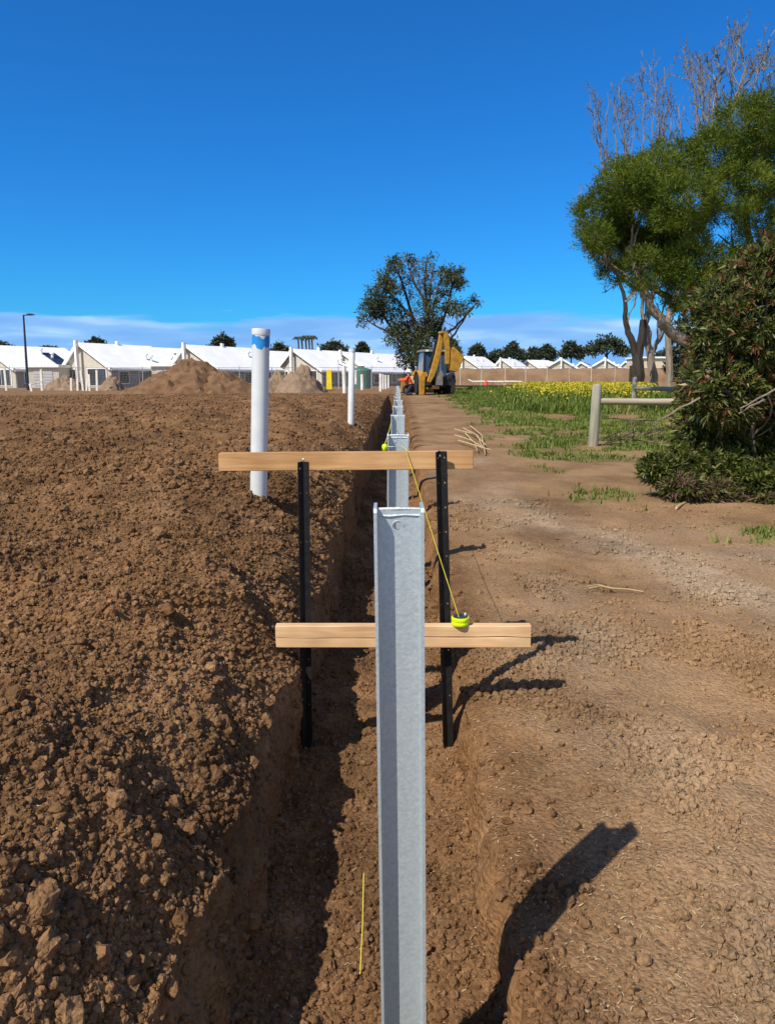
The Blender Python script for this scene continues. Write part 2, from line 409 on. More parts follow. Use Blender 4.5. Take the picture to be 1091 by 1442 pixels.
ground = np_mesh('ground', P.reshape(-1, 3), FQ, M['soil'], smooth=True,
                 attrs={'track': a_tr.ravel(), 'grey': a_gr.ravel(), 'clay': a_cl.ravel(), 'green': a_gn.ravel()})
tag(ground, kind='structure')

def ground_z(x, y):
    i = int(np.clip(np.searchsorted(rows, y), 1, NR-1)); c = int(np.argmin(np.abs(X1[i]-x)+(zone == 1)*.5*(x < -.6)))
    return float(Z1[i, c])

# random points on the sheet
c00 = P[:-1, :-1]; c10 = P[:-1, 1:]; c01 = P[1:, :-1]
cellA = np.linalg.norm(np.cross(c10-c00, c01-c00), axis=-1)
cY = Y1[:-1, :-1]; cX = X1[:-1, :-1]; cz = np.broadcast_to(zone[None, :-1], cY.shape)
dist = np.sqrt(cX**2+cY**2+1)
inview = (cY > .6) & (np.abs(cX+.013*cY) < cY*.60+.5)
def scatter(w, n):
    cw = np.cumsum((w*cellA*inview).ravel()); k = np.searchsorted(cw, rng.random(n)*cw[-1]); k = np.clip(k, 0, cw.size-1)
    i, j = np.unravel_index(k, cY.shape); u, v = rng.random((n, 1)), rng.random((n, 1))
    p = c00[i, j]+(c10[i, j]-c00[i, j])*u+(c01[i, j]-c00[i, j])*v
    return p, nrm[i, j], i, j
def rot_rand(n):
    q = rng.normal(size=(n, 4)); q /= np.linalg.norm(q, axis=1, keepdims=True); w, x, y, z = q.T
    return np.stack([np.stack([1-2*(y*y+z*z), 2*(x*y-z*w), 2*(x*z+y*w)], -1), np.stack([2*(x*y+z*w), 1-2*(x*x+z*z), 2*(y*z-x*w)], -1), np.stack([2*(x*z-y*w), 2*(y*z+x*w), 1-2*(x*x+y*y)], -1)], 1)
def ico(sub):
    bm = bmesh.new(); bmesh.ops.create_icosphere(bm, subdivisions=sub, radius=1); bm.verts.index_update()
    V = np.array([v.co[:] for v in bm.verts]); Fc = np.array([[v.index for v in f.verts] for f in bm.faces]); bm.free(); return V, Fc
def clod_protos(sub, n):
    V, Fc = ico(sub); out = []
    for k in range(n):
        q = V*rng.uniform(.65, 1.2, 3)
        amp = .30*perlin(V[:, 0]*1.6+k*7, V[:, 1]*1.6+V[:, 2]*1.3, 5+k)+.22*perlin(V[:, 2]*3+k, V[:, 0]*3-V[:, 1]*2, 6+k)+.1*rng.normal(size=len(V))
        out.append(q*(1+amp)[:, None])
    return out, Fc
def clods(name, sub, n, w, smin, smax, k, sink=.25, pw=2.8):
    p, nn, i, j = scatter(w, n)
    protos, Fc = clod_protos(sub, 10); nv = len(protos[0])
    sz = smin*(smax/smin)**(rng.random(n)**pw)
    sz *= 1+k*p[:, 1]
    pr = np.array(protos)[rng.integers(0, 10, n)]
    V = np.einsum('nij,nvj->nvi', rot_rand(n), pr)*sz[:, None, None]
    V += (p + nn*(sz*(1-2*sink)*.5)[:, None])[:, None, :]
    Fa = (Fc[None]+(np.arange(n)*nv)[:, None, None]).reshape(-1, 3)
    at_ = {q: np.repeat(v[i, j], nv) for q, v in (('track', a_tr), ('grey', a_gr), ('clay', a_cl), ('green', a_gn*.2))}
    o = np_mesh(name, V.reshape(-1, 3), Fa, M['clod'], smooth=False, attrs=at_)
    return o
zw = np.array([1., .12, .55, .05, .0])[cz]
o = clods('soil_clods', 2, 90000, zw/dist**1.8*(cY < 7), .003, .0155, .012, .28, 2.6); tag(o, 'crumbly brown soil clods covering the near spoil bank and trench floor', 'soil', kind='stuff')
o = clods('soil_clods', 2, 900, zw/dist**1.5*(cY < 8), .016, .036, .01, .35, 2.0); tag(o, 'larger brown soil lumps lying among the crumbs of the spoil bank', 'soil', kind='stuff')
o = clods('soil_clods', 1, 46000, zw/dist**1.6*(cY > 5)*(cY < 40), .007, .036, .010, .25, 3.6); tag(o, 'brown soil clods over the far part of the spoil bank', 'soil', kind='stuff')
zw = np.array([0, 0, 0, 0, 1.])[cz]*np.exp(-np.clip(cX, 0, 60)/2.6)*np.clip(.22+1.6*n2[:-1, :-1]+.8*n3[:-1, :-1], .04, 1)
o = clods('soil_crumbs', 2, 42000, zw/dist**1.9*(cY < 9), .0035, .021, .012, .2, 4.2); tag(o, 'small earth crumbs on the packed track', 'soil', kind='stuff')
# chopped straw and chips lying on the track
def flakes(n, w, l0, l1, wd, lift=.004):
    p, nn, i, j = scatter(w, n)
    ang = rng.random(n)*2*PI; d = np.stack([np.cos(ang), np.sin(ang), rng.normal(0, .18, n)], -1)
    d -= nn*np.sum(d*nn, 1, keepdims=True)*.8; d /= np.linalg.norm(d, axis=1, keepdims=True)
    sd = np.cross(nn, d); L = (l0*(l1/l0)**rng.random(n)*(1+.03*p[:, 1]))[:, None]; W = (wd*(.5+rng.random(n))*(1+.10*p[:, 1]))[:, None]
    b = p+nn*lift
    bend = sd*L*rng.normal(0, .12, (n, 1))
    V = np.stack([b-d*L/2-sd*W/2, b-d*L/2+sd*W/2, b+bend+sd*W/2+nn*L*.08, b+bend-sd*W/2+nn*L*.08, b+d*L/2+sd*W/2, b+d*L/2-sd*W/2], 1)
    k = (np.arange(n)*6)[:, None, None]
    return V.reshape(-1, 3), (np.array([[0, 1, 2, 3], [3, 2, 4, 5]])[None]+k).reshape(-1, 4)
zw = np.array([.16, .02, .2, .05, 1.])[cz]
V, Fq = flakes(17000, zw/dist**1.7*(cY < 22)*(1-.8*a_gn[:-1, :-1]), .004, .021, .0026)
tag(np_mesh('straw_litter', V, Fq, M['straw']), 'pale straw chips littered over the dirt track', 'straw litter', kind='stuff')

# ------------------------------------------------------------------ grass
def blades(p, n_per, h0, h1, wd, spread, m_h=None):
    n = len(p); N = n*n_per
    b = np.repeat(p, n_per, 0)+np.concatenate([rng.normal(0, spread, (N, 2)), np.zeros((N, 1))], 1)
    a = rng.random(N)*2*PI; lean = rng.random(N)*.8+.1; h = h0+(h1-h0)*rng.random(N)**1.6
    if m_h is not None: h = h*np.repeat(m_h, n_per)
    d = np.stack([np.cos(a)*lean, np.sin(a)*lean, np.ones(N)], -1)
    sd = np.stack([-np.sin(a), np.cos(a), 0*a], -1)*(wd*(1+.04*b[:, 1])*(.6+.8*rng.random(N)))[:, None]
    mid = b+d*(h*.55)[:, None]; tip = b+d*h[:, None]; tip[:, 2] -= h*lean*.35
    V = np.stack([b-sd, b+sd, mid+sd*.7, mid-sd*.7, tip], 1)
    k = (np.arange(N)*5)[:, None, None]
    return V.reshape(-1, 3), (np.array([[0, 1, 2], [0, 2, 3], [3, 2, 4]])[None]+k).reshape(-1, 3)
M['grass'] = leaf_mat('grass_blades', [(.085, .13, .018), (.145, .20, .03), (.22, .255, .055), (.36, .30, .13)], trans=.35, pos=[0, .4, .75, 1], patch=.6)
w = a_gn[:-1, :-1]**1.4*(cz == 4)/dist**1.35*(cY < 62)
p, nn, i, j = scatter(w, 21000)
V, Ft = blades(p, 7, .025, .095, .006, .06, 1+.03*p[:, 1])
tag(np_mesh('grass', V, Ft, M['grass']), 'short green grass growing in patches right of the track', 'grass', kind='stuff')
# taller green band and the yellow flowering weeds
w = ((cX > 4.5+.04*(cY-30)) & (cY > 24) & (cY < 60) & (cX < 24)).astype(float)*np.clip(.6+1.5*n1[:-1, :-1]+n2[:-1, :-1], 0, 1)
p, nn, i, j = scatter(w, 7000)
V, Ft = blades(p, 7, .12, .5, .010, .14)
tag(np_mesh('tall_grass', V, Ft, M['grass']), 'taller green grass round the yellow flowers', 'grass', kind='stuff')
M['flower'] = leaf_mat('yellow_petals', [(.42, .36, .02), (.60, .50, .03), (.36, .36, .04)], trans=.3)
xlo = (730-560)/F*cY; xhi = (905-560)/F*cY
w = ((cX > xlo+1.6*n2[:-1, :-1]+1.2*n3[:-1, :-1]) & (cX < xhi+1.5*n2[:-1, :-1]) & (cY > 34+6*n2[:-1, :-1]+4*n3[:-1, :-1]) & (cY < 58)).astype(float)*np.clip(.75+1.2*n2[:-1, :-1], 0, 1)
p, nn, i, j = scatter(w, 9000)
c = p+np.stack([rng.normal(0, .05, 9000), rng.normal(0, .05, 9000), .22+.45*rng.random(9000)], -1)
u = rng.normal(size=(9000, 3)); u /= np.linalg.norm(u, axis=1, keepdims=True); v = np.cross(u, rng.normal(size=(9000, 3))); v /= np.linalg.norm(v, axis=1, keepdims=True)
s_ = (.022+.038*rng.random(9000))[:, None]
V = np.stack([c-u*s_, c-v*s_, c+u*s_, c+v*s_], 1).reshape(-1, 3)
tag(np_mesh('yellow_flowers', V, np.arange(36000).reshape(-1, 4), M['flower']), 'bright yellow flowering weeds in the paddock beyond the timber fence', 'flowers', kind='stuff')
# ------------------------------------------------------------------ galvanised posts
W, HD = .1, .042
def steel_post_mesh():
    b = MB(); top = 1.334
    for sx in (-1, 1):
        poly = [(-HD, -.9), (HD, -.9), (HD, top-.010), (HD-.005, top-.002), (HD-.009, top), (-HD+.009, top), (-HD+.005, top-.002), (-HD, top-.010)]
        b.prism(poly, sx*(.05)-.0035, sx*(.05)+.0035, 'yz')
    vs, fs = holed_plate([(-.0465, -.9), (.0465, -.9), (.0465, top-.009), (.02, top-.0075), (-.02, top-.0095), (-.0465, top-.009)], [(-.002, top-.047, .0095)], .006, lambda x, z, t: (x, t, z))
    b.add(vs, fs)
    ring = [(-.002+.0125*math.cos(2*PI*k/16), -.0035, top-.047+.0125*math.sin(2*PI*k/16)) for k in range(10, 27)]
    b.tube(ring[6:], .0013, 6)
    # burr along the cut top and fillets where web meets flange
    b.tube([(-.046, -.004, top-.022), (-.02, -.0045, top-.024), (.012, -.004, top-.0215), (.046, -.0045, top-.023)], [.0022, .003, .0018, .0026], 6)
    b.tube([(-.045, 0, top-.009), (0, -.001, top-.0085), (.045, 0, top-.0095)], [.0035, .0042, .0035], 6)
    for sx in (-1, 1): b.tube([(sx*.0455, -.0035, -.9), (sx*.0455, -.0035, top-.02)], .0032, 6)
    return b
ords = ['nearest', 'second', 'third', 'fourth', 'fifth', 'sixth', 'seventh', 'eighth', 'ninth', 'tenth', 'eleventh', 'twelfth', 'thirteenth', 'fourteenth', 'fifteenth', 'sixteenth', 'seventeenth', 'eighteenth']
p0 = steel_post_mesh().build('steel_post', M['galv'], bevel=0)
for k in range(17):
    o = p0 if k == 0 else p0.copy()
    if k: col.objects.link(o)
    o.location = (rnd.uniform(-.006, .006) if k else .004, 1.62+2.19*k, rnd.uniform(-.004, .004) if k else 0)
    o.rotation_euler = (rnd.uniform(-.004, .004), (-.012 if k == 0 else rnd.uniform(-.006, .006)), rnd.uniform(-.03, .03) if k else .01)
    if k == 0: o.location.x = .018; 
    lab = 'large galvanised steel H post nearest the camera, standing in the trench' if k == 0 else \
          ('galvanised steel post just beyond the timber crosspiece, second in the trench row' if k == 1 else f'{ords[k]} galvanised steel post along the trench row, counted from the camera')
    tag(o, lab, 'steel post', 'galvanised posts in the trench')

# ------------------------------------------------------------------ black star pickets
def picket(x, y, ztop, zbot, leanx, label, rz):
    h = ztop-zbot; b = MB()
    for k in range(3):
        a = rz+k*2*PI/3+PI/2
        ca, sa = math.cos(a), math.sin(a)
        hol = [] if k == 0 else [(.017, z_, .0048) for z_ in np.arange(h-.03, .25, -.115)]
        tip = .0 if k else .0
        vs, fs = holed_plate([(.0005, 0), (.010, 0), (.030, .12), (.030, h-.004), (.026, h), (.0005, h)], hol, .0055, lambda r, z, t: (ca*r-sa*t, sa*r+ca*t, z))
        b.add(vs, fs)
    o = b.build('star_picket', M['black_steel']); o.location = (x, y, zbot); o.rotation_euler = (0, leanx, 0)
    return tag(o, label, 'star picket', 'black star pickets')
pl = at(428, 650, 3.46); pr = at(620, 635, 3.46)
picket(pl.x-.015, 3.46, pl.z, -.25, .006, 'black steel star picket on the left, by the spoil bank wall', .35)
picket(pr.x+.055, 3.46, pr.z, -.25, -.036, 'black steel star picket on the right, beside the lime reel', .25)

# ------------------------------------------------------------------ timber crosspieces
def plank(px0, px1, py0, py1, Yd, thick, m, label, crack=False, knot=None, dz=0):
    a = at(px0, (py0+py1)/2, Yd); c = at(px1, (py0+py1)/2+dz, Yd); h = (at(px0, py0, Yd).z-at(px0, py1, Yd).z)*.99
    L = (c-a).length; t = thing('timber_crosspiece', label, 'timber plank', (a+c)/2)
    t.rotation_euler = (0, -math.atan2(c.z-a.z, c.x-a.x), 0)
    b = MB()
    if crack:   # a drying split runs along the face, so the front is two strips with a groove
        n = 40
        xs = np.linspace(-L/2, L/2, n); g = [-.004+.003*math.sin(x*5)+.0015*math.sin(x*17) for x in xs]; gw = [.0022+.0016*math.sin(x*3+1)+.0007*math.sin(x*31) for x in xs]
        prof = []
        for x, zz, w_ in zip(xs, g, gw):
            wob = .0012*math.sin(x*23)
            prof.append([(x, -thick/2, h/2-.003+wob), (x, -thick/2, zz+w_), (x, -thick/2+.014, zz), (x, -thick/2, zz-w_), (x, -thick/2, -h/2+.002), (x, -thick/2+.002, -h/2), (x, thick/2, -h/2), (x, thick/2, h/2), (x, -thick/2+.003, h/2+wob)])
        m_ = len(prof[0]); vs = [v for r in prof for v in r]; fs = []
        for i in range(n-1):
            for k in range(m_): fs.append((i*m_+k, i*m_+(k+1) % m_, (i+1)*m_+(k+1) % m_, (i+1)*m_+k))
        fs += [tuple(range(m_)), tuple((n-1)*m_+k for k in reversed(range(m_)))]
        b.add(vs, fs); b.build('board', m, t)
    else:
        b.box(-L/2, L/2, -thick/2, thick/2, -h/2, h/2); b.build('board', m, t, bevel=.0025)
    if knot:
        k = MB(); k.lathe([(.020, 0), (.019, .0012), (.0, .0016)], 20); kn = k.build('knot', M['knot'], t, smooth=True)
        kn.location = (knot, -thick/2+.0006, .004); kn.rotation_euler = (PI/2, 0, 0); kn.scale = (1, .8, 1)
    return t, L, h
tp, Lp, hp = plank(309, 666, 637.5, 663, 3.515, .045, M['pine_a'], 'weathered timber crosspiece fixed near the tops of the black pickets', knot=None, dz=-3)
for dx in ((617-309)/357*Lp-Lp/2,):
    s_ = MB(); s_.lathe([(.0085, 0), (.0085, .004), (.004, .007)], 12); q = s_.build('screw', M['silver'], tp, smooth=True); q.location = (dx, -.0575, .025); q.rotation_euler = (PI/2, 0, 0)
s_ = MB(); s_.lathe([(.0065, 0), (.0065, .004), (.003, .006)], 12); q = s_.build('screw', M['silver'], tp, smooth=True); q.location = ((430-309)/357*Lp-Lp/2, -.0575, .012); q.rotation_euler = (PI/2, 0, 0)
tb, Lb, hb = plank(389, 746, 879.5, 910, 3.395, .045, M['pine_b'], 'pale split timber crosspiece tied low across the front of the pickets', crack=True)

# ------------------------------------------------------------------ string line reel and string
rp = at(648, 873, 3.385); zt = tb.location.z+hb/2
reel = thing('string_reel', 'round lime green string reel with dark top sitting on the lower timber', 'string reel', (rp.x, 3.39, zt))
MB().lathe([(.036, 0), (.0395, .003), (.041, .010), (.0405, .017), (.039, .020), (.041, .024), (.0415, .036), (.040, .040), (.036, .041)], 32).build('casing', M['lime'], reel, smooth=True)
MB().lathe([(.035, .0415), (.034, .0445), (.012, .045), (.010, .0435)], 28).build('lid', M['dark_plastic'], reel, smooth=True)
MB().lathe([(.0052, 0), (.0052, .009), (.003, .011)], 10, (.024, .012, .0445)).build('winding_knob', M['pvc'], reel, smooth=True)
q1 = Vector((rp.x-.008, 3.37, zt+.045)); q2 = at(572, 637.0, 3.485); q3 = at(566.5, 628.5, 3.806)
q2.z += .0045
b = MB(); b.tube([q1, q1.lerp(q2, .33)+Vector((0, 0, -.004)), q1.lerp(q2, .66)+Vector((0, 0, -.004)), q2, q2+Vector((0, .055, .001)), q3], .0019, 6)
tag(b.build('string_line', M['string'], smooth=True), 'taut yellow string running from the reel up over the crosspiece', 'string')
# clip hooked on the second post with its own string going on
cp = at(541.5, 630, 3.77)
clip = thing('line_clip', 'small lime plastic line clip tied to the second steel post', 'line clip', cp)
MB().lathe([(.006, -.019), (.011, -.012), (.014, .0), (.0135, .009), (.009, .016), (.006, .017)], 14).build('clip_body', M['lime'], clip, smooth=True)
b = MB(); b.tube([(0.008, 0, .003), (.045, -.02, .006), (.075, .012, .004)], .0016, 6); b.build('tie', M['pvc'], clip, smooth=True)
e = at(551, 594, 5.96)
b = MB(); b.tube([(cp.x, cp.y, cp.z+.012), (cp.x*.6+e.x*.4, cp.y*.6+e.y*.4, cp.z*.6+e.z*.4-.004), (e.x, e.y, e.z)], .0026, 6)
tag(b.build('string_line', M['string'], smooth=True), 'thin lime string running on from the clip to the third steel post', 'string')
# loose string lying down the trench side at the foot of the near post
b = MB(); b.tube([at(512, 1230, 2.33), at(510.5, 1300, 2.2), at(507, 1372, 2.06)], .0016, 5)
tag(b.build('string_line', M['string'], smooth=True), 'loose yellow string end hanging in the trench left of the near post', 'string')

# ------------------------------------------------------------------ pvc stand pipes
def pipe(px_t, py_t, px_b, py_b, Yd, r, label, cap=True, paint=False, m='pvc', group='white stand pipes', lab_cat='pipe'):
    a = at(px_b, py_b, Yd); c = at(px_t, py_t, Yd); H = (c-a).length
    t = thing('stand_pipe', label, lab_cat, a, group=group)
    d = (c-a).normalized(); t.rotation_euler = (-d.y, math.asin(d.x), 0)
    b = MB(); b.lathe([(r, -.25), (r, H-.045 if cap else H), (r*.985, H-.044 if cap else H)], 28); b.build('tube', M[m], t, smooth=True)
    if cap:
        b = MB(); b.lathe([(r*1.0, H-.046), (r*1.045, H-.044), (r*1.055, H-.036), (r*1.05, H-.004), (r*1.03, H), (r*.9, H+.001), (r*.2, H-.001)], 28); b.build('cap', M[m], t, smooth=True)
    if paint:
        n = 48; vs = []; fs = []
        for k in range(n):
            an = 2*PI*k/n
            lo = H-.125+.016*math.sin(an*2+1)+.01*math.sin(an*5)+.006*math.sin(an*11); hi = H-.055+.012*math.sin(an*3+2.2)+.008*math.sin(an*7)
            for z in (lo, hi): vs.append((r*1.006*math.cos(an), r*1.006*math.sin(an), z))
            for z in (hi, lo): vs.append((r*.99*math.cos(an), r*.99*math.sin(an), z))
        for k in range(n):
            q = (k+1) % n
            for c_ in range(4): fs.append((k*4+c_, q*4+c_, q*4+(c_+1) % 4, k*4+(c_+1) % 4))
        MB().add(vs, fs).build('paint_band', M['blue_paint'], t, smooth=True)
    return t
pipe(367.5, 463, 364, 703, 5.6, .063, 'tall thick white pipe with a blue paint band, upright in the spoil bank', paint=True)
pipe(495.5, 492, 494, 588, 13, .054, 'slender white pipe standing on the bank left of the trench')
far_pipes = [(484, 515, 485, 543, 26, .07, 'short stout white pipe just left of the slender bank pipe'), (501, 521, 501, 534, 40, .09, 'stubby white pipe right behind the slender bank pipe'), (509.8, 527, 510, 541, 34, .075, 'low white pipe in front of the green water tank'),
             (536, 526, 536, 543.5, 36, .07, 'leftmost of the four white pipes by the trench end'), (539.5, 527, 539.5, 541, 39, .06, 'second from left of the four white pipes by the trench end'), (543, 528, 543.2, 541, 41, .06, 'third from left of the four white pipes by the trench end'), (547, 528, 547, 540, 43, .06, 'rightmost of the four white pipes by the trench end')]
for (a, b_, c, d, Yd, r, lab) in far_pipes: pipe(a, b_, c, d, Yd, r, lab, cap=False, m='pvc_far')
# ------------------------------------------------------------------ trees
M['bark'] = mat('brown_bark', (.16, .115, .08), (.085, .06, .045), rough=.9, scale=4, bump=.5, bscale=12, stretch=(3, 3, .6))
M['bark_dark'] = mat('charred_bark', (.05, .04, .032), (.022, .018, .015), rough=.9, scale=4, bump=.5, bscale=12, stretch=(3, 3, .6))
M['bark_pale'] = mat('pale_bark', (.29, .235, .18), (.17, .135, .105), rough=.85, scale=3, bump=.4, bscale=10, stretch=(3, 3, .6))
M['twig'] = mat('grey_twigs', (.23, .215, .195), (.145, .135, .12), rough=.9, scale=3)
def wander(p, q, n, amp):
    p, q = Vector(p), Vector(q); out = [p]
    for i in range(1, n):
        t = i/n; out.append(p.lerp(q, t)+Vector((rnd.gauss(0, amp), rnd.gauss(0, amp), rnd.gauss(0, amp*.5)))*math.sin(PI*t)**.5)
    return out+[q]
def sprout(b, pts, rad, depth, lmul, n_kids, up=.5, sides=5, spread=.72, rmin=.014):
    """side branches growing off a limb, each with its own"""
    if depth == 0: return
    L = sum((pts[i+1]-pts[i]).length for i in range(len(pts)-1))
    for _ in range(n_kids):
        t = rnd.uniform(.25, .98); i = min(int(t*(len(pts)-1)), len(pts)-2)
        p = pts[i].lerp(pts[i+1], t*(len(pts)-1)-i); d = (pts[i+1]-pts[i]).normalized()
        k = Vector((rnd.gauss(0, 1), rnd.gauss(0, 1), rnd.gauss(0, .6))).normalized()
        nd = (d*(1-spread*.55)+k*spread+Vector((0, 0, up*.5))).normalized()
        l = L*lmul*rnd.uniform(.5, 1.1)*(1-.5*t)
        r0 = max(rmin, (rad[i]+(rad[i+1]-rad[i])*.5)*.55)
        n = 4; q = [p]; cur = nd
        for s_ in range(n):
            cur = (cur+Vector((rnd.gauss(0, .22), rnd.gauss(0, .22), rnd.gauss(0, .15)+up*.16))).normalized(); q.append(q[-1]+cur*l/n)
        rr = [r0*(1-.75*s_/n) for s_ in range(n+1)]
        rr = [max(rmin*.7, v) for v in rr]
        b.tube(q, rr, 4 if depth == 1 else sides, cap=False)
        sprout(b, q, rr, depth-1, lmul, max(2, int(n_kids*.65)), up, sides, spread, rmin)

def leaf_cloud(blobs, n_tuft, n_leaf, length, width, tuft_r, shell=.6, drop=0., seed=0):
    """blobs (x,y,z,rx,ry,rz) -> small leaf blades gathered in tufts through each blob"""
    out = []
    for bl in blobs:
        c = np.array(bl[:3]); r = np.array(bl[3:6]); k = max(3, int(n_tuft*(bl[6] if len(bl) > 6 else 1)))
        u = rng.normal(size=(k, 3)); u /= np.linalg.norm(u, axis=1, keepdims=True)
        rad = shell+(1-shell)*rng.random((k, 1)); lump = 1+.22*perlin(u[:, 0]*2.2+c[0], u[:, 1]*2.2+u[:, 2]*1.7+c[2], 90+seed)[:, None]
        tc = c+u*r*rad*lump
        n = k*n_leaf
        base = np.repeat(tc, n_leaf, 0)+rng.normal(0, 1, (n, 3))*tuft_r*.5
        d = np.repeat(u, n_leaf, 0)*.7+rng.normal(0, .65, (n, 3))+np.array([0, 0, .35-drop]); d /= np.linalg.norm(d, axis=1, keepdims=True)
        sd = np.cross(d, rng.normal(size=(n, 3))); sd /= np.linalg.norm(sd, axis=1, keepdims=True)
        L = (length*(.5+rng.random(n)))[:, None]; Wd = (width*(.6+.8*rng.random(n)))[:, None]
        out.append(np.stack([base, base+d*L*.45+sd*Wd, base+d*L, base+d*L*.45-sd*Wd], 1))
    V = np.concatenate(out); return V.reshape(-1, 3), np.arange(len(V)*4).reshape(-1, 4)
def pxblob(px, py, r, Yd, dy=0, w=1, ry=1.0):
    p = at(px, py, Yd+dy); k = (Yd+dy)/F*r; return (p.x, p.y, p.z, k, k, k*ry, w)

# big feathery tree at the right
M['feather_leaf'] = leaf_mat('feathery_leaf', [(.042, .07, .007), (.095, .135, .010), (.165, .205, .017), (.26, .27, .035)], trans=.35, pos=[0, .35, .7, 1], patch=.9)
TY = 24
fb = [(848, 300, 40), (880, 262, 42), (868, 345, 42), (838, 335, 24), (918, 248, 44), (905, 310, 58), (942, 222, 34), (958, 285, 50), (935, 352, 52), (978, 372, 44), (905, 378, 34), (975, 235, 26), (1010, 214, 40), (1052, 182, 50), (1088, 165, 42), (1035, 262, 46), (1078, 236, 52), (1068, 318, 38), (1104, 300, 48), (1022, 368, 34), (968, 408, 40), (1005, 415, 40), (950, 330, 40), (1130, 220, 60), (1135, 330, 60), (1055, 380, 40), (1150, 150, 50), (862, 385, 18), (1010, 300, 20)]
blobs = []
for (px, py, r) in fb: blobs.append(pxblob(px, py, r*.95, TY, rnd.uniform(-1.4, 1.4), (r/45)**2*(1.7 if px < 890 else 1.05), .82))
blobs += [pxblob(px+rnd.uniform(-15, 15), py+rnd.uniform(-5, 15), r*.8, TY+2.4, rnd.uniform(-.5, 1.2), (r/45)**2*.7, .8) for (px, py, r) in fb if r > 39 and px < 1100]
t = thing('feathery_tree', 'large dense feathery green tree leaning over the timber fence at the right', 'tree', (at(1045, 560, TY).x, TY, .45))
o0 = t.location.copy()
V, Fq = leaf_cloud(blobs, 125, 52, .115, .0105, .17, .7)
np_mesh('crown', V-np.array(o0), Fq, M['feather_leaf'], t)
b = MB()
def limb(b, pxs, Yd, r0, r1, o, n=7, kids=0, depth=0, lm=.4, up=.4, jit=.05):
    pts = [at(px, py, Yd+(q[0] if q else 0))-o for px, py, *q in pxs]; rr = [r0+(r1-r0)*i/(len(pts)-1) for i in range(len(pts))]
    fine = [pts[0]]; fr = [rr[0]]
    for i in range(len(pts)-1):
        for k in (1, 2, 3):
            f = k/3; a = pts[max(i-1, 0)]; p, q = pts[i], pts[i+1]; d = pts[min(i+2, len(pts)-1)]
            x = p*(2*f**3-3*f*f+1)+q*(-2*f**3+3*f*f)+(q-a)*.5*(f**3-2*f*f+f)+(d-p)*.5*(f**3-f*f)
            fine.append(x+Vector((rnd.gauss(0, jit), rnd.gauss(0, jit), 0))*(k < 3)); fr.append(rr[i]+(rr[i+1]-rr[i])*f)
    b.tube(fine, fr, n, cap=False)
    if depth: sprout(b, fine, fr, depth, lm, kids, up)
    return fine, fr
limb(b, [(1045, 590), (1030, 540), (1000, 505), (968, 482), (940, 462), (922, 440), (908, 412), (896, 385), (885, 345)], TY, .22, .09, o0, 9, 5, 2, .35)
b.build('trunk', M['bark_pale'], t, smooth=True)
b = MB()
limb(b, [(1030, 540), (1045, 450), (1055, 380), (1050, 300), (1060, 230)], TY, .2, .06, o0, 8, 7, 2, .35)
limb(b, [(1000, 505, .1), (985, 440, .8), (965, 395, 1), (930, 330, .8), (920, 270, .5)], TY, .14, .04, o0, 7, 8, 2, .35)
limb(b, [(945, 420), (915, 405), (898, 388), (905, 372), (880, 350)], TY, .10, .04, o0, 7, 6, 2, .4)
limb(b, [(960, 445), (975, 415), (1000, 400), (1030, 350)], TY, .09, .03, o0, 6, 6, 2, .4)
limb(b, [(908, 412), (880, 395), (858, 372), (846, 330)], TY, .06, .02, o0, 6, 8, 2, .45)
b.build('branches', M['bark'], t, smooth=True)

# bare eucalypts behind it
def bare_tree(label, base, limbs, Yd, r0, m, kids=7, depth=3, lm=.34):
    o = at(base[0], base[1], Yd); o.z = .78
    t = thing('bare_tree', label, 'tree', o, group='leafless trees behind the feathery tree')
    b = MB()
    for k, (pts, ra, rb) in enumerate(limbs):
        if k == 0 or (k < 2 and m == 'bark_dark'): limb(b, ([base] if k == 0 else [])+pts, Yd, ra, rb, o, 8, 0, 0)
    b.build('trunk', M[m], t, smooth=True); b = MB()
    for k, (pts, ra, rb) in enumerate(limbs[2 if m == 'bark_dark' else 1:]): 
        limb(b, pts, Yd, ra*.62, rb*.8, o, 6, kids*3, depth, lm, .6, .12)
        if pts[-1][1] < 200:
            for q in range(2):
                d_ = rnd.choice((-1, 1))*rnd.uniform(7, 18); up_ = rnd.uniform(-26, 22); n_ = len(pts)
                limb(b, [(px+d_*(i/(n_-1))+rnd.uniform(-3, 3)*(i > 0), py+up_*(i/(n_-1))) for i, (px, py) in enumerate(pts)], Yd+rnd.uniform(-1.5, 1.5), ra*.34, rb*.55, o, 5, kids*3, depth, lm, .6, .12)
    b.build('branches', M['twig'], t, smooth=True)
    return t
bare_tree('dark charred bare tree forking low, left of the pale trunk beyond the paddock', (897, 548),
  [([(898, 520), (897, 505), (903, 480), (906, 450)], .48, .22), ([(897, 505), (888, 475), (881, 455), (880, 425), (868, 385), (852, 360)], .26, .05), ([(906, 450), (904, 410), (890, 370), (872, 290), (868, 200), (866, 140)], .2, .03),
   ([(880, 425), (892, 400), (886, 330), (900, 250), (905, 170), (902, 110)], .14, .03), ([(872, 290), (852, 235), (845, 180), (840, 140)], .12, .02), ([(886, 330), (885, 240), (878, 170), (872, 120)], .12, .025), ([(890, 370), (855, 330), (830, 300), (822, 265)], .07, .02), ([(852, 360), (835, 350), (822, 352)], .05, .02),
   ([(884, 460), (893, 430), (899, 400), (905, 380)], .09, .03)], 50, .45, 'bark_dark', 7, 3, .2)
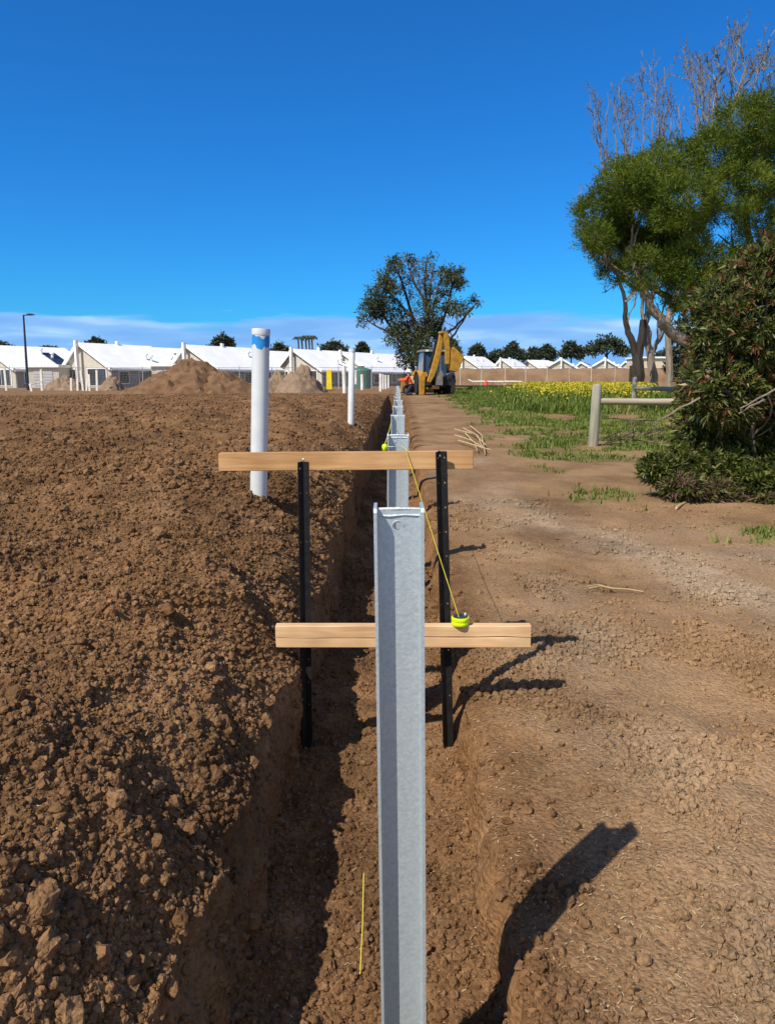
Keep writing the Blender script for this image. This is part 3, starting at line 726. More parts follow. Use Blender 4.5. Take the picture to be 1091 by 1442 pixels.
bare_tree('pale trunked bare tree standing right beside the charred one', (922, 548),
  [([(918, 520), (914, 495), (910, 460)], .34, .2), ([(910, 460), (915, 430), (925, 380), (925, 280), (928, 190), (925, 115)], .2, .035), ([(918, 500), (930, 465), (942, 435), (950, 400), (965, 300), (960, 200), (955, 150)], .22, .03), ([(925, 280), (938, 220), (945, 170), (940, 135)], .1, .02), ([(965, 300), (985, 200), (978, 120), (970, 85)], .12, .025), ([(942, 435), (960, 425), (975, 400)], .1, .03)], 52, .45, 'bark_pale', 7, 3, .2)
bare_tree('tallest bare tree at the right edge, grey branches above the green crown', (943, 546),
  [([(942, 510), (940, 470), (944, 440)], .24, .16), ([(944, 440), (960, 380), (990, 300), (995, 200), (990, 140), (975, 95)], .2, .04), ([(990, 300), (1025, 220), (1035, 140), (1045, 80), (1042, 35)], .2, .035), ([(1035, 140), (1060, 100), (1080, 75), (1092, 40)], .12, .03), ([(1025, 220), (1060, 160), (1075, 110), (1098, 85)], .12, .03), ([(995, 200), (1010, 140), (1012, 95), (1005, 70)], .11, .025), ([(944, 440), (958, 420), (965, 395)], .1, .03)], 48, .4, 'bark_pale', 8, 3, .2)

# gum tree behind the digger
M['gum_leaf'] = leaf_mat('gum_leaf', [(.035, .046, .017), (.062, .075, .026), (.10, .112, .045), (.15, .15, .075)], trans=.2, patch=.4)
M['dry_leaf'] = leaf_mat('dry_leaf', [(.07, .055, .04), (.11, .085, .06), (.15, .12, .09)], trans=.2)
GY = 56; o = at(594, 546, GY); o.z = .8
gum = thing('gum_tree', 'tall gum tree with ragged olive crown behind the yellow digger', 'tree', o)
gb = [(556, 372, 15, .9), (575, 366, 10, .6), (541, 400, 20, 1), (528, 420, 17, 1), (520, 440, 13, .9), (535, 440, 17, .9), (513, 452, 9, .7), (548, 430, 14, .7), (560, 400, 14, .5), (556, 460, 14, .8), (550, 480, 11, .8), (565, 440, 14, .6), (578, 470, 22, 1.1), (572, 500, 18, 1.1), (590, 490, 22, 1.1), (600, 465, 18, 1), (612, 450, 16, 1), (620, 470, 11, .8), (605, 430, 14, .6), (630, 392, 17, 1), (642, 388, 14, 1), (648, 398, 9, .8), (625, 410, 10, .7), (632, 430, 13, .8), (645, 434, 12, .8), (656, 436, 8, .7), (664, 416, 7, .5), (674, 422, 6, .5), (604, 372, 10, .5), (618, 380, 9, .5), (585, 375, 10, .5), (634, 488, 12, .8), (620, 500, 10, .7), (600, 400, 11, .4)]
bl = [pxblob(a, b_, r, GY, rnd.uniform(-1.4, 1.4), (r/16)**2*w) for a, b_, r, w in gb]
V, Fq = leaf_cloud(bl, 36, 22, .26, .038, .30, .25, drop=.75)
np_mesh('crown', V-np.array(o), Fq, M['gum_leaf'], gum)
bl = [pxblob(a, b_, r, GY, rnd.uniform(-1, 1), (r/16)**2*.6) for a, b_, r in [(588, 388, 20), (598, 408, 20), (580, 412, 16), (590, 436, 18), (572, 392, 12), (605, 388, 12), (584, 455, 14), (618, 420, 10)]]
V, Fq = leaf_cloud(bl, 22, 14, .26, .03, .34, .2, drop=.5)
np_mesh('dry_crown', V-np.array(o), Fq, M['dry_leaf'], gum)
b = MB()
for pts, ra in (([(594, 548), (590, 500), (582, 450), (570, 410), (558, 375)], .2), ([(598, 548), (600, 490), (602, 440), (598, 400), (600, 368)], .2), ([(601, 548), (612, 500), (620, 460), (632, 420), (640, 392)], .17), ([(589, 548), (576, 500), (556, 470), (538, 440), (526, 415)], .17)):
    limb(b, pts, GY, ra, .05, o, 7, 0, 0)
b.build('trunk', M['bark_dark'], gum, smooth=True)
b = MB()
for pts, ra in (([(582, 450), (565, 430), (548, 410), (540, 385)], .13), ([(602, 440), (590, 410), (578, 385), (572, 365)], .12), ([(620, 470), (640, 462), (658, 440), (676, 424)], .12), ([(612, 500), (632, 478), (652, 452), (668, 430)], .12), ([(600, 480), (610, 430), (620, 395), (625, 372)], .12), ([(602, 440), (606, 400), (610, 372)], .1), ([(556, 470), (535, 462), (516, 448)], .1), ([(590, 500), (575, 465), (556, 448)], .1)):
    limb(b, pts, GY, ra, .03, o, 5, 7, 2, .3, .4)
b.build('branches', M['bark'], gum, smooth=True)

# trees along the skyline
M['far_leaf'] = leaf_mat('far_leaf', [(.032, .046, .028), (.06, .076, .044), (.105, .118, .068)], trans=.15, patch=.12)
def far_tree(label, px, ytop, ybase_crown, wpx, Yd, loose=0, stem=True):
    o = at(px, 540, Yd); o.z = .5; t = thing('skyline_tree', label, 'tree', o, group='trees on the skyline')
    zt, zb = at(px, ytop, Yd).z, at(px, ybase_crown, Yd).z; hw = wpx/2/F*Yd; h = zt-zb
    n = 7 if not loose else 9; bl = []
    pk = rnd.uniform(-.35, .35)
    for k in range(n*2):
        f = rnd.uniform(-1, 1); bx = o.x+f*hw*.8; top = h*(1-.6*abs(f-pk)**1.6)*rnd.uniform(.62, 1.0)
        r = min(hw*.3, top*.42)*rnd.uniform(.55, 1.25)
        bl.append((bx, o.y+rnd.uniform(-.3, .3)*hw, zb+max(top-r, r*.6), r*1.3, r, r*(.6 if loose else .85), 1))
        if not loose: bl.append((bx*.85+o.x*.15, o.y, zb+top*.3, r*1.3, r, top*.36, .8))
    bl.append((o.x+pk*hw*.8, o.y, zb+h-min(hw*.3, h*.3), min(hw*.35, h*.4), 1, min(hw*.3, h*.3), 1))
    V, Fq = leaf_cloud(bl, 20, 10, Yd*.004, Yd*.001, Yd*.003, .4, drop=.3)
    np_mesh('crown', V-np.array(o), Fq, M['far_leaf'], t)
    b = MB()
    b.tube([(0, 0, -.3), (hw*.05, 0, (zb-o.z)), (0, 0, zt-o.z-h*.35)], [h*.055, h*.045, h*.02], 6)
    for k in range(4): b.tube([(0, 0, zb-o.z), (rnd.uniform(-.6, .6)*hw, 0, zb-o.z+h*.35), (bl[min(k*2, len(bl)-1)][0]-o.x, 0, bl[min(k*2, len(bl)-1)][2]-o.z)], [h*.03, h*.02, h*.01], 4)
    b.build('trunk', M['bark_dark'], t, smooth=True)
far_tree('round dark tree on the skyline left of the tall blue banded pipe', 311, 471, 492, 37, 160)
far_tree('small dark treetop poking over the left white gable', 137, 476, 492, 30, 150)
far_tree('low dark tree directly right of the street lamp', 72, 488, 502, 62, 150)
far_tree('dark tree cut by the left edge of the view', -4, 479, 500, 60, 150)
far_tree('dark treetop just right of the tall blue banded pipe', 392, 484, 502, 28, 165)
far_tree('wide dark tree behind the white gable with the palms', 468, 480, 500, 52, 165)
far_tree('small dark tree right of the slender bank pipe', 511, 485, 500, 16, 165)
far_tree('dark round tree half hidden by the digger bucket', 633, 477, 500, 26, 120)
far_tree('lone small tree above the first white roof right of the digger', 671, 487, 505, 20, 180)
far_tree('low dark hedge like tree between the small white roofs', 697, 494, 508, 36, 180)
far_tree('rounded loose tree above the second white roof right of the digger', 722, 483, 506, 28, 180, 1)
far_tree('dark tree with a narrow top behind the flat white roofs', 746, 491, 508, 22, 185)
far_tree('thin crowned dark tree left of the split gable', 768, 487, 508, 22, 185, 1)
far_tree('umbrella shaped tree left of the widest skyline tree', 802, 481, 504, 30, 180, 1)
far_tree('widest umbrella shaped skyline tree left of the charred trunk', 851, 471, 502, 62, 180, 1)
far_tree('low dark tree seen between the bare trunks', 925, 496, 512, 50, 185)
far_tree('dark bushy tree behind the right hand bare trunk', 962, 445, 530, 60, 70)
def palm(px, ytop, label=None):
    Yd = 190; o = at(px, 540, Yd); o.z = .5; zt = at(px, ytop, Yd).z-o.z
    t = thing('palm_tree', 'tall thin palm in the small cluster above the white roofs', 'palm tree', o, group='palms above the roofs')
    b = MB(); b.tube([(0, 0, 0), (.15, 0, zt*.6), (0, 0, zt)], [.28, .24, .2], 6); b.build('trunk', M['bark'], t, smooth=True)
    b = MB()
    for k in range(14):
        a = k*2.4; q = [(0, 0, zt), (.7*math.cos(a), .7*math.sin(a), zt+.4), (1.5*math.cos(a), 1.5*math.sin(a), zt-.1-.2*(k % 3))]
        b.tube(q, [.12, .2, .04], 4)
    b.build('fronds', M['far_leaf'], t)
for px, yt in ((421, 477), (426, 477), (431.5, 475.5), (436, 475.5), (440, 475.5)): palm(px, yt)

# ------------------------------------------------------------------ shrub in the right foreground
M['shrub_leaf'] = leaf_mat('shrub_leaf', [(.024, .037, .006), (.050, .070, .011), (.09, .112, .019), (.14, .155, .033), (.22, .20, .07)], trans=.25, rough=.42, spec=.4, pos=[0, .3, .6, .85, 1])
M['shrub_tip'] = leaf_mat('shrub_tip', [(.10, .042, .016), (.17, .07, .030), (.22, .12, .05), (.12, .10, .03)], trans=.22, rough=.45)
M['dead_leaf'] = leaf_mat('dead_leaf', [(.055, .033, .017), (.10, .064, .036), (.155, .105, .065)], trans=.1, rough=.8)
SY = 9.6
sb = [(1105, 440, 95), (1050, 450, 70), (1010, 470, 42), (1085, 520, 110), (1020, 545, 60), (1000, 590, 50), (1080, 620, 110), (1000, 640, 52), (965, 655, 34), (1140, 560, 110), (1060, 390, 36), (1090, 370, 34), (990, 425, 20), (975, 560, 22), (1150, 420, 110), (1040, 660, 60), (1130, 690, 70), (1010, 672, 48), (1062, 676, 54), (1112, 684, 52), (962, 672, 34), (985, 625, 40)]
sblob = []
for (px, py, r) in sb: sblob.append(pxblob(px, py, r, SY, rnd.uniform(-.35, .35)+(.5 if r > 90 else 0), (r/60)**2))
def rosettes(blobs, n, nl, length, width, zmax=99, zmin=-9, cone=.9, shell=.8):
    Vs = []
    tot = sum(b_[6] for b_ in blobs)
    for bl in blobs:
        k = max(4, int(n*bl[6]/tot)); c = np.array(bl[:3]); r = np.array(bl[3:6])
        u = rng.normal(size=(k, 3)); u[:, 1] -= .35; u /= np.linalg.norm(u, axis=1, keepdims=True)
        lump = 1+.16*perlin(u[:, 0]*3+c[0]*2, u[:, 1]*3+u[:, 2]*3+c[2], 97)[:, None]
        tc = c+u*r*(shell+(1-shell)*rng.random((k, 1)))*lump
        ok = (tc[:, 2] < zmax) & (tc[:, 2] > zmin); tc = tc[ok]; u = u[ok]; k = len(tc)
        ax = u*.75+rng.normal(0, .4, (k, 3))+np.array([0, -.1, .45]); ax /= np.linalg.norm(ax, axis=1, keepdims=True)
        e1 = np.cross(ax, rng.normal(size=(k, 3))); e1 /= np.linalg.norm(e1, axis=1, keepdims=True); e2 = np.cross(ax, e1)
        sc = .7+.6*rng.random(k)
        for q in range(nl):
            an = q*2.39996+rng.random(k)*.5; f = q/nl; op = cone*(.35+.75*f)+rng.normal(0, .15, k)
            rd = e1*np.cos(an)[:, None]+e2*np.sin(an)[:, None]
            d = rd*np.sin(op)[:, None]+ax*np.cos(op)[:, None]; sd = np.cross(d, ax); sd /= np.maximum(np.linalg.norm(sd, axis=1, keepdims=True), 1e-6)
            L = (length*sc*(.75+.5*rng.random(k)))[:, None]; Wd = (width*sc)[:, None]
            b0 = tc-ax*(f*.05); dr = np.array([0, 0, -1.])*L*(.06+.16*rng.random((k, 1)))
            m1 = b0+d*L*.45; tp_ = b0+d*L+dr
            Vs.append(np.stack([b0, m1+sd*Wd, m1-sd*Wd, tp_], 1))
    V = np.concatenate(Vs); n_ = len(V); k4 = (np.arange(n_)*4)[:, None, None]
    return V.reshape(-1, 3), (np.array([[0, 1, 2], [2, 1, 3]])[None]+k4).reshape(-1, 3)
so = Vector((at(1075, 700, SY).x, SY, .15))
shrub = thing('leafy_shrub', 'big dark bushy shrub with long pointed leaves at the right edge', 'shrub', so)
V, Ft = rosettes(sblob, 8800, 9, .105, .0135, zmin=.06, cone=1.0)
np_mesh('foliage', V-np.array(so), Ft, M['shrub_leaf'], shrub)
V, Ft = rosettes(sblob, 2300, 8, .088, .011, zmin=.9, shell=.97, cone=.7)
np_mesh('young_tips', V-np.array(so), Ft, M['shrub_tip'], shrub)
low = [pxblob(a, b_, r, SY-.5, rnd.uniform(-.2, .3), (r/40)**2, .62) for a, b_, r in ((960, 686, 30), (992, 694, 36), (1026, 698, 30), (936, 672, 20), (1072, 706, 22), (1012, 668, 26))]
V, Ft = rosettes(low, 1100, 7, .10, .009, cone=1.5, zmin=.05, shell=.7)
np_mesh('dead_leaves', V-np.array(so), Ft, M['dead_leaf'], shrub)
low += [pxblob(a, b_, r, SY-.5, rnd.uniform(-.2, .3), (r/40)**2*2, .8) for a, b_, r in ((1050, 680, 44), (1095, 680, 46), (1140, 690, 50), (925, 660, 26))]
V, Ft = rosettes(low, 2600, 9, .10, .012, cone=1.0, zmin=.15, shell=.6)
np_mesh('low_foliage', V-np.array(so), Ft, M['shrub_leaf'], shrub)
b = MB()
for k in range(26):
    bl = sblob[rnd.randrange(len(sblob))]; e = Vector(bl[:3])-so; s0 = Vector((rnd.uniform(-.8, .9), rnd.uniform(-.3, .5), -.1))
    pts = wander(s0, e, 6, .08); rr = [.035-.004*i for i in range(7)]; b.tube(pts, rr, 6, cap=False); sprout(b, pts, rr, 1, .35, 5, .4)
for a, c in (((1042, 575), (1091, 548)), ((1040, 582), (1075, 563)), ((925, 592), (985, 560))):
    p, q = at(*a, SY-1.15)-so, at(*c, SY-.9)-so; b.tube(wander(p, q, 4, .015), [.007, .008, .009, .010, .011], 5)
b.build('stems', M['bark_pale'], shrub, smooth=True)
# ------------------------------------------------------------------ houses
M['roof'] = mat('white_metal_roof', (.80, .81, .82), (.72, .73, .75), rough=.45, scale=1.2, spec=.4)
def roof_mat():
    m = mat('white_metal_roof', (.80, .805, .81), (.73, .74, .75), rough=.5, scale=.7, spec=.4); nt = m.node_tree; b = nt.nodes['Principled BSDF']; N, L = nt.nodes.new, nt.links.new
    tc = N('ShaderNodeTexCoord'); wv = N('ShaderNodeTexWave'); wv.bands_direction = 'Y'; wv.inputs['Scale'].default_value = 2.2; L(tc.outputs['Object'], wv.inputs['Vector'])
    bp = N('ShaderNodeBump'); bp.inputs['Strength'].default_value = .12; bp.inputs['Distance'].default_value = .02; L(wv.outputs['Fac'], bp.inputs['Height']); L(bp.outputs['Normal'], b.inputs['Normal']); return m
M['roof'] = roof_mat()
M['trim'] = mat('white_trim', (.82, .82, .81), (.76, .76, .75), rough=.5, scale=2)
M['cream'] = mat('cream_cladding', (.52, .49, .42), (.46, .43, .37), rough=.8, scale=2)
M['grey_wall'] = mat('grey_shade', (.22, .225, .23), (.18, .18, .19), rough=.8, scale=2)
M['glass'] = mat('dark_window_glass', (.035, .045, .055), (.02, .025, .03), rough=.12, spec=.6, scale=1)
M['solar'] = mat('solar_panel', (.02, .025, .04), (.03, .035, .05), rough=.2, spec=.6, scale=3)
M['gar'] = mat('garage_door', (.48, .49, .50), (.42, .43, .44), rough=.6, scale=2)
M['brick'] = mat('tan_brick', (.42, .30, .20), (.34, .23, .15), rough=.9, scale=6)
def house(label, apx, apy, Yd, w=7.6, L=11, ang=38, ridge_off=-.12, zwall=2.6, rise=2.5, gable='cream', side='grey_wall', fin=True, win=True, solar=False, garage=False, sc=1.0, ox=0):
    a = at(apx, apy, Yd); zg = max(.7, a.z-5.1)
    t = thing('white_roofed_house', label, 'house', (a.x, Yd, zg), -R(ang), 'white roofed houses')
    H = a.z-zg-.1; rise = min(rise*sc, H*.52); ze = H-rise; xr = 0.0; x0, x1 = -w*(.5+ridge_off), w*(.5-ridge_off)
    e = .35
    b = MB(); b.prism([(x0, 0), (x1, 0), (x1, ze), (xr, H-.12), (x0, ze)], .0, L, 'xz'); b.build('wall', M[gable], t)
    b = MB(); b.box(x1, x1+.06, .1, L-.1, .0, ze-.05); b.build('shaded_side', M[side], t)  # right side wall; its shade is put into the dark grey colour
    for xa, nm in ((x0-e, 'roof'), (x1+e, 'roof')):
        za = ze-(H-ze)*e/(abs(xa)-e)
        b = MB(); b.prism([(xr, H+.02), (xa, za+.02), (xa, za-.1), (xr, H-.1)], -.35, L+.3, 'xz')
        n = max(3, int(L/1.1))
        r = b.build(nm, M['roof'], t)
        if nm == 'roof' and xa > 0:
            for k in range(2):
                f = rnd.uniform(.3, .7); yy = L*rnd.uniform(.25, .85); v = MB(); v.lathe([(.14, -.1), (.14, .45), (.26, .47), (.24, .62), (.05, .7)], 10, (xr+(xa-xr)*f, yy, H+(za-H)*f)); v.build('roof_vent', M['trim'], r, smooth=True)
            if solar:
                v = MB(); f0, f1 = .3, .8; y0, y1 = L*.58, L*.76
                P = lambda f, yy, d: (xr+(xa-xr)*f, yy, H+(za-H)*f+d)
                v.add([P(f0, y0, .12), P(f1, y0, .12), P(f1, y1, .12), P(f0, y1, .12), P(f0, y0, .06), P(f1, y0, .06), P(f1, y1, .06), P(f0, y1, .06)], [(0, 1, 2, 3), (7, 6, 5, 4), (0, 4, 5, 1), (1, 5, 6, 2), (2, 6, 7, 3), (3, 7, 4, 0)])
                v.build('solar_panel', M['solar'], r)
    b = MB()
    for xa in (x0-e, x1+e):
        za = ze-(H-ze)*e/(abs(xa)-e); b.bar((xr, -.38, H-.05), (xa, -.38, za-.05), .1, .36)
    b.build('verge_trim', M['trim'], t)
    b = MB(); b.box(x1+e-.02, x1+e+.1, -.3, L+.2, ze-.42, ze-.28); b.build('gutter', M['trim'], t)
    if fin:
        b = MB(); b.box(-.15, .15, -.75, -.40, 0, H+.22); b.build('party_wall', M['trim'], t)
        b = MB(); b.box(-.16, .16, L*.5, L*.5+.3, H-.3, H+.35); b.build('parapet', M['trim'], t)
    if win:
        for (xa, xb, za, zb_) in ((.9, x1-.7, .35, ze-.25), (x0+.7, -1.0, .9, ze-.3)):
            if xb-xa < .7: continue
            f = MB(); f.box(xa-.1, xb+.1, -.07, -.003, za-.1, zb_+.12); wn = f.build('window', M['trim'], t)
            f = MB(); n = 2
            for k in range(n):
                q0 = xa+(xb-xa)*k/n+.04; q1 = xa+(xb-xa)*(k+1)/n-.04; f.box(q0, q1, -.09, -.074, za, zb_)
            f.build('pane', M['glass'], wn)
        for k in range(3):
            yy = 1.6+k*(L-3)/2.4; f = MB(); f.box(x1+.063, x1+.10, yy-.7, yy+.7, .5, ze-.45); wn = f.build('window', M['trim'], t)
            f = MB(); f.box(x1+.103, x1+.115, yy-.62, yy+.62, .58, ze-.53); f.build('pane', M['glass'], wn)
    if garage:
        f = MB(); f.box(x0+.5, -.6, -.12, -.075, 0, ze-.3); g = f.build('garage_door', M['gar'], t)
        f = MB()
        for k in range(1, 5): f.box(x0+.5, -.6, -.128, -.122, k*(ze-.3)/5-.015, k*(ze-.3)/5+.015)
        f.build('panel_groove', M['grey_wall'], g)
    return t
house('white roofed house cut by the left edge, behind the street lamp', -22, 484, 82, w=8, L=9.5, ang=30, garage=True, solar=True, fin=False)
house('white house with tall party wall and twin cream gables right of the street lamp', 113, 481, 82, w=7.2, L=9.5, ang=29, win=True)
house('white roof with dark solar panel left of the big soil mound', 176, 486, 92, w=7.2, L=10.5, ang=33, fin=False, solar=True)
house('white gabled house half behind the big soil mound', 264, 484, 84, w=7.0, L=10.5, ang=30)
house('low white roof just right of the tall banded pipe', 366, 492, 100, w=7.5, L=8, ang=30, fin=False, solar=True)
house('white gabled house behind the small soil mound', 414, 490, 95, w=6.8, L=9.5, ang=32)
house('white house behind the green water tank', 483, 494, 100, w=6.6, L=13, ang=32)
house('first white roofed house right of the digger', 652, 500, 165, w=6.4, L=11, ang=30)
house('second white roofed house right of the digger', 706, 504, 172, w=6.2, L=9, ang=30)
house('plain white roof between two gables, left of the split gable', 744, 506, 180, w=8, L=9, ang=52, fin=False, win=False)
house('split gable white house whose party wall rises highest at the right', 790, 504, 165, w=8.6, L=8, ang=8, ridge_off=0)
house('small white gable left of the grey timber fence post', 818, 509, 178, w=7, L=7, ang=24, fin=False, win=False)
house('broad low white gabled house above the timber fence', 852, 504, 160, w=8.4, L=8, ang=12, ridge_off=0)
house('low white roof beside the charred tree trunk', 882, 508, 175, w=9, L=8, ang=55, fin=False, win=False)
# linking low roofs of the left row: garages
def garage(label, px0, px1, py, Yd):
    a, c = at(px0, py, Yd), at(px1, py, Yd); t = thing('flat_garage', label, 'garage', ((a.x+c.x)/2, Yd, .7), 0, 'flat roofed garages'); w = (c.x-a.x)/2; h = a.z-.7
    b = MB(); b.box(-w, w, 0, 6, 0, h-.3); b.build('wall', M['cream'], t)
    b = MB(); b.box(-w-.15, w+.15, -.3, 6.2, h-.29, h); b.build('roof', M['trim'], t)
    b = MB(); b.box(-w*.6, w*.6, -.06, -.003, 0, h-.7); d = b.build('roller_door', M['gar'], t)
    b = MB()
    for k in range(1, 6): b.box(-w*.6, w*.6, -.072, -.063, k*(h-.7)/6-.02, k*(h-.7)/6+.02)
    b.build('slat_line', M['grey_wall'], d)
garage('pale flat roofed garage right behind the street lamp', 38, 82, 513, 80)
garage('tan garage between the solar panel roof and the big mound', 212, 250, 512, 84)
o = at(930, 502, 120); t = thing('beige_shed', 'pale beige flat roofed building behind the bare trunks', 'building', (o.x, 120, .7)); h = o.z-.7
b = MB(); b.box(-3.4, 5, 0, 6, 0, h-.25); b.build('wall', mat('beige_wall', (.62, .52, .40), (.55, .46, .36), rough=.8), t)
b = MB(); b.box(-3.6, 5.2, -.3, 6.3, h-.25, h); b.build('roof', M['trim'], t)
b = MB(); b.box(-1.8, 1.2, -.05, -.003, 1.0, 2.3); wn = b.build('window', M['trim'], t); b = MB(); b.box(-1.7, 1.1, -.07, -.053, 1.1, 2.2); b.build('pane', M['glass'], wn)
# white van by it
o = at(929, 540, 100); t = thing('parked_van', 'white van parked in front of the beige building', 'van', (o.x, 100, .8), R(8))
M['van'] = mat('white_car_paint', (.75, .76, .77), (.7, .71, .72), rough=.3, spec=.5)
M['rubber'] = mat('black_rubber', (.018, .018, .018), (.03, .028, .026), rough=.85, scale=10)
b = MB(); b.prism([(-2.4, .35), (2.3, .35), (2.4, .6), (2.35, 1.0), (1.7, 1.15), (1.15, 1.95), (-2.2, 2.0), (-2.4, 1.7)], -.9, .9, 'xz'); b.build('body', M['van'], t, bevel=.06)
b = MB(); b.prism([(-2.0, 1.2), (1.35, 1.2), (1.0, 1.8), (-2.0, 1.8)], -.915, -.905, 'xz'); b.build('window', M['glass'], t)
for x in (-1.5, 1.5):
    b = MB(); b.lathe([(.33, -.11), (.35, -.08), (.35, .08), (.33, .11)], 16); w_ = b.build('wheel', M['rubber'], t, smooth=True); w_.location = (x, -.82, .35); w_.rotation_euler = (PI/2, 0, 0)
    b = MB(); b.lathe([(.2, .1), (.19, .12)], 12); r_ = b.build('rim', M['silver'], w_, smooth=True)

# ------------------------------------------------------------------ street lamp
M['lamp_pole'] = mat('dark_blue_grey_pole', (.025, .035, .06), (.02, .028, .05), rough=.5, scale=5)
o = at(39.5, 548, 62); top = at(33, 443, 62)
t = thing('street_lamp', 'dark street lamp with a short arm, before the left houses', 'street lamp', (o.x, 62, .8))
h = top.z-.8; dx = top.x-o.x
b = MB(); b.tube([(0, 0, -.2), (dx*.5, 0, h*.5), (dx, 0, h)], [.11, .09, .065], 10); b.build('pole', M['lamp_pole'], t, smooth=True)
b = MB(); b.tube([(dx, 0, h-.05), (dx+.35, 0, h+.0)], [.05, .045], 8); b.build('arm', M['lamp_pole'], t, smooth=True)
b = MB(); b.prism([(dx+.3, h-.06), (dx+.85, h-.02), (dx+.88, h+.03), (dx+.6, h+.1), (dx+.3, h+.07)], -.14, .14, 'xz'); lh = b.build('lamp_head', M['lamp_pole'], t, bevel=.02)
b = MB(); b.box(dx+.45, dx+.8, -.1, .1, h-.075, h-.055); b.build('lens', M['pvc'], lh)

# ------------------------------------------------------------------ mounds
M['mound'] = mat('mound_soil', (.175, .10, .052), (.10, .055, .028), rough=.95, scale=2.5, detail=9, bump=.9, bscale=7)
M['sand'] = mat('grey_sand', (.24, .17, .115), (.165, .115, .075), rough=.95, scale=3, bump=.6, bscale=9)
def mound(label, px, ptop, w, Yd, m, skew=0., seed=0, depth_k=1.0):
    a = at(px, ptop, Yd); zg = .62; H = a.z-zg; hw = w/2/F*Yd
    t_ = 64; rr = 34; vs = [(0, 0, H)]; fs = []
    for i in range(1, rr+1):
        f = i/rr
        for k in range(t_):
            an = 2*PI*k/t_; rad = hw*f*(1+.14*math.sin(an*2+seed)+.07*math.sin(an*5+seed*2))
            x = rad*math.cos(an); yv = rad*math.sin(an)*depth_k
            nz = perlin(np.array([x*1.1+seed*5]), np.array([yv*1.1]), 101)[0]*.34+perlin(np.array([x*3.5+seed]), np.array([yv*3.5]), 102)[0]*.16+perlin(np.array([x*8+seed]), np.array([yv*8]), 103)[0]*.09
            z = H*(1.06-math.sqrt(f*f*1.0+.012))*(1-.0*f)+nz*min(1, f*4)*min(1, (1-f)*5+.2)*min(1, H)
            vs.append((x+skew*hw*(1-f)*0, yv, z-.12*f))
    for k in range(t_): fs.append((0, 1+k, 1+(k+1) % t_))
    for i in range(rr-1):
        for k in range(t_): fs.append((1+i*t_+k, 1+(i+1)*t_+k, 1+(i+1)*t_+(k+1) % t_, 1+i*t_+(k+1) % t_))
    o = MB().add(vs, fs).build('soil_mound', m, smooth=True); o.location = (a.x, Yd, zg)
    return tag(o, label, 'soil mound', 'heaps of soil')
mound('biggest brown soil mound, in front of the white gabled house', 270, 503, 180, 44, M['mound'], seed=1)
mound('lower brown soil shoulder spilling right of the biggest mound', 312, 522, 110, 43, M['mound'], seed=2)
mound('flat grey gravel heap before the garage by the street lamp', 92, 527, 76, 62, M['sand'], seed=3)
mound('small tan sand heap just left of the biggest mound', 155, 527, 52, 60, M['sand'], seed=4)
mound('pale grey brown heap right of the tall banded pipe', 424, 511, 86, 50, M['sand'], seed=5)
mound('low dark heap tucked against the tall banded pipe', 390, 519, 60, 52, M['sand'], seed=6)
# long spoil embankment at the right, behind the wire fence
M['bankm'] = mat('embankment_soil', (.25, .155, .092), (.16, .094, .05), rough=.95, scale=.7, detail=8, bump=.7, bscale=3, contrast=(.3, .7))
n = 150; vs = []; fs = []; prof = [(0, 0), (.25, .35), (.5, .95), (.8, 1.6), (1.3, 2.15), (2.0, 2.35), (5, 2.4), (9, 0)]
for i in range(n):
    x = 4.5+i*.36
    for k, (yy, zz) in enumerate(prof):
        q = .3*perlin(np.array([x*.5]), np.array([yy+k*.7]), 110)[0]+.16*perlin(np.array([x*1.9]), np.array([yy*2.+k]), 111)[0]
        vs.append((x, 97+yy+q*.9, .7+zz*min(1, i/10+.35)*min(1, .3+(n-1-i)/14)+q*.55*(zz > 0)))
m_ = len(prof)
for i in range(n-1):
    for k in range(m_-1): fs.append((i*m_+k, i*m_+k+1, (i+1)*m_+k+1, (i+1)*m_+k))
o = MB().add(vs, fs).build('embankment', M['bankm'], smooth=True); tag(o, 'long brown spoil embankment below the right hand houses', 'embankment', kind='structure')

# ------------------------------------------------------------------ wire fences
M['wire'] = mat('galvanised_wire', (.30, .30, .30), (.25, .25, .26), rough=.6, metal=.2, scale=5)
M['fence_post'] = mat('pale_fence_post', (.55, .54, .50), (.45, .43, .4), rough=.6, scale=4)
M['timber_tan'] = mat('tan_stake', (.50, .36, .22), (.4, .28, .16), rough=.8, scale=4)
def wire_fence(label, x0, x1, Yd, zg, h, step, wstep, ww, pm='fence_post', pr=.035):
    t = thing('wire_fence', label, 'fence', ((x0+x1)/2, Yd, zg)); hw = (x1-x0)/2
    b = MB(); x = -hw
    while x <= hw: b.box(x-ww/2, x+ww/2, -.004, .004, .05, h-.05); x += wstep
    z = .1
    while z < h: b.box(-hw, hw, -.012, -.006, z-ww*.35, z+ww*.35); z += wstep*1.6
    b.build('mesh', M['wire'], t)
    b = MB(); b.tube([(-hw, .01, h-.04), (hw, .01, h-.04)], .022, 6); b.build('top_rail', M['wire'], t)
    x = -hw
    while x <= hw+.01:
        b = MB(); b.tube([(0, 0, -.2), (0, 0, h+rnd.uniform(0, .15))], pr, 8); p = b.build('post', M[pm], t, smooth=True); p.location = (x+rnd.uniform(-.15, .15), .05, 0); p.rotation_euler = (0, rnd.uniform(-.02, .02), 0); x += step
    return t
wire_fence('long grey wire mesh fence in front of the left row of white houses', at(-30, 540, 70).x, at(566, 540, 70).x, 70, .75, 2.0, 3.0, .13, .012)
wire_fence('wire fence with pale posts in front of the brown embankment', at(648, 540, 92).x, at(905, 540, 92).x, 92, .78, 2.45, 2.6, .3, .010, pr=.045)
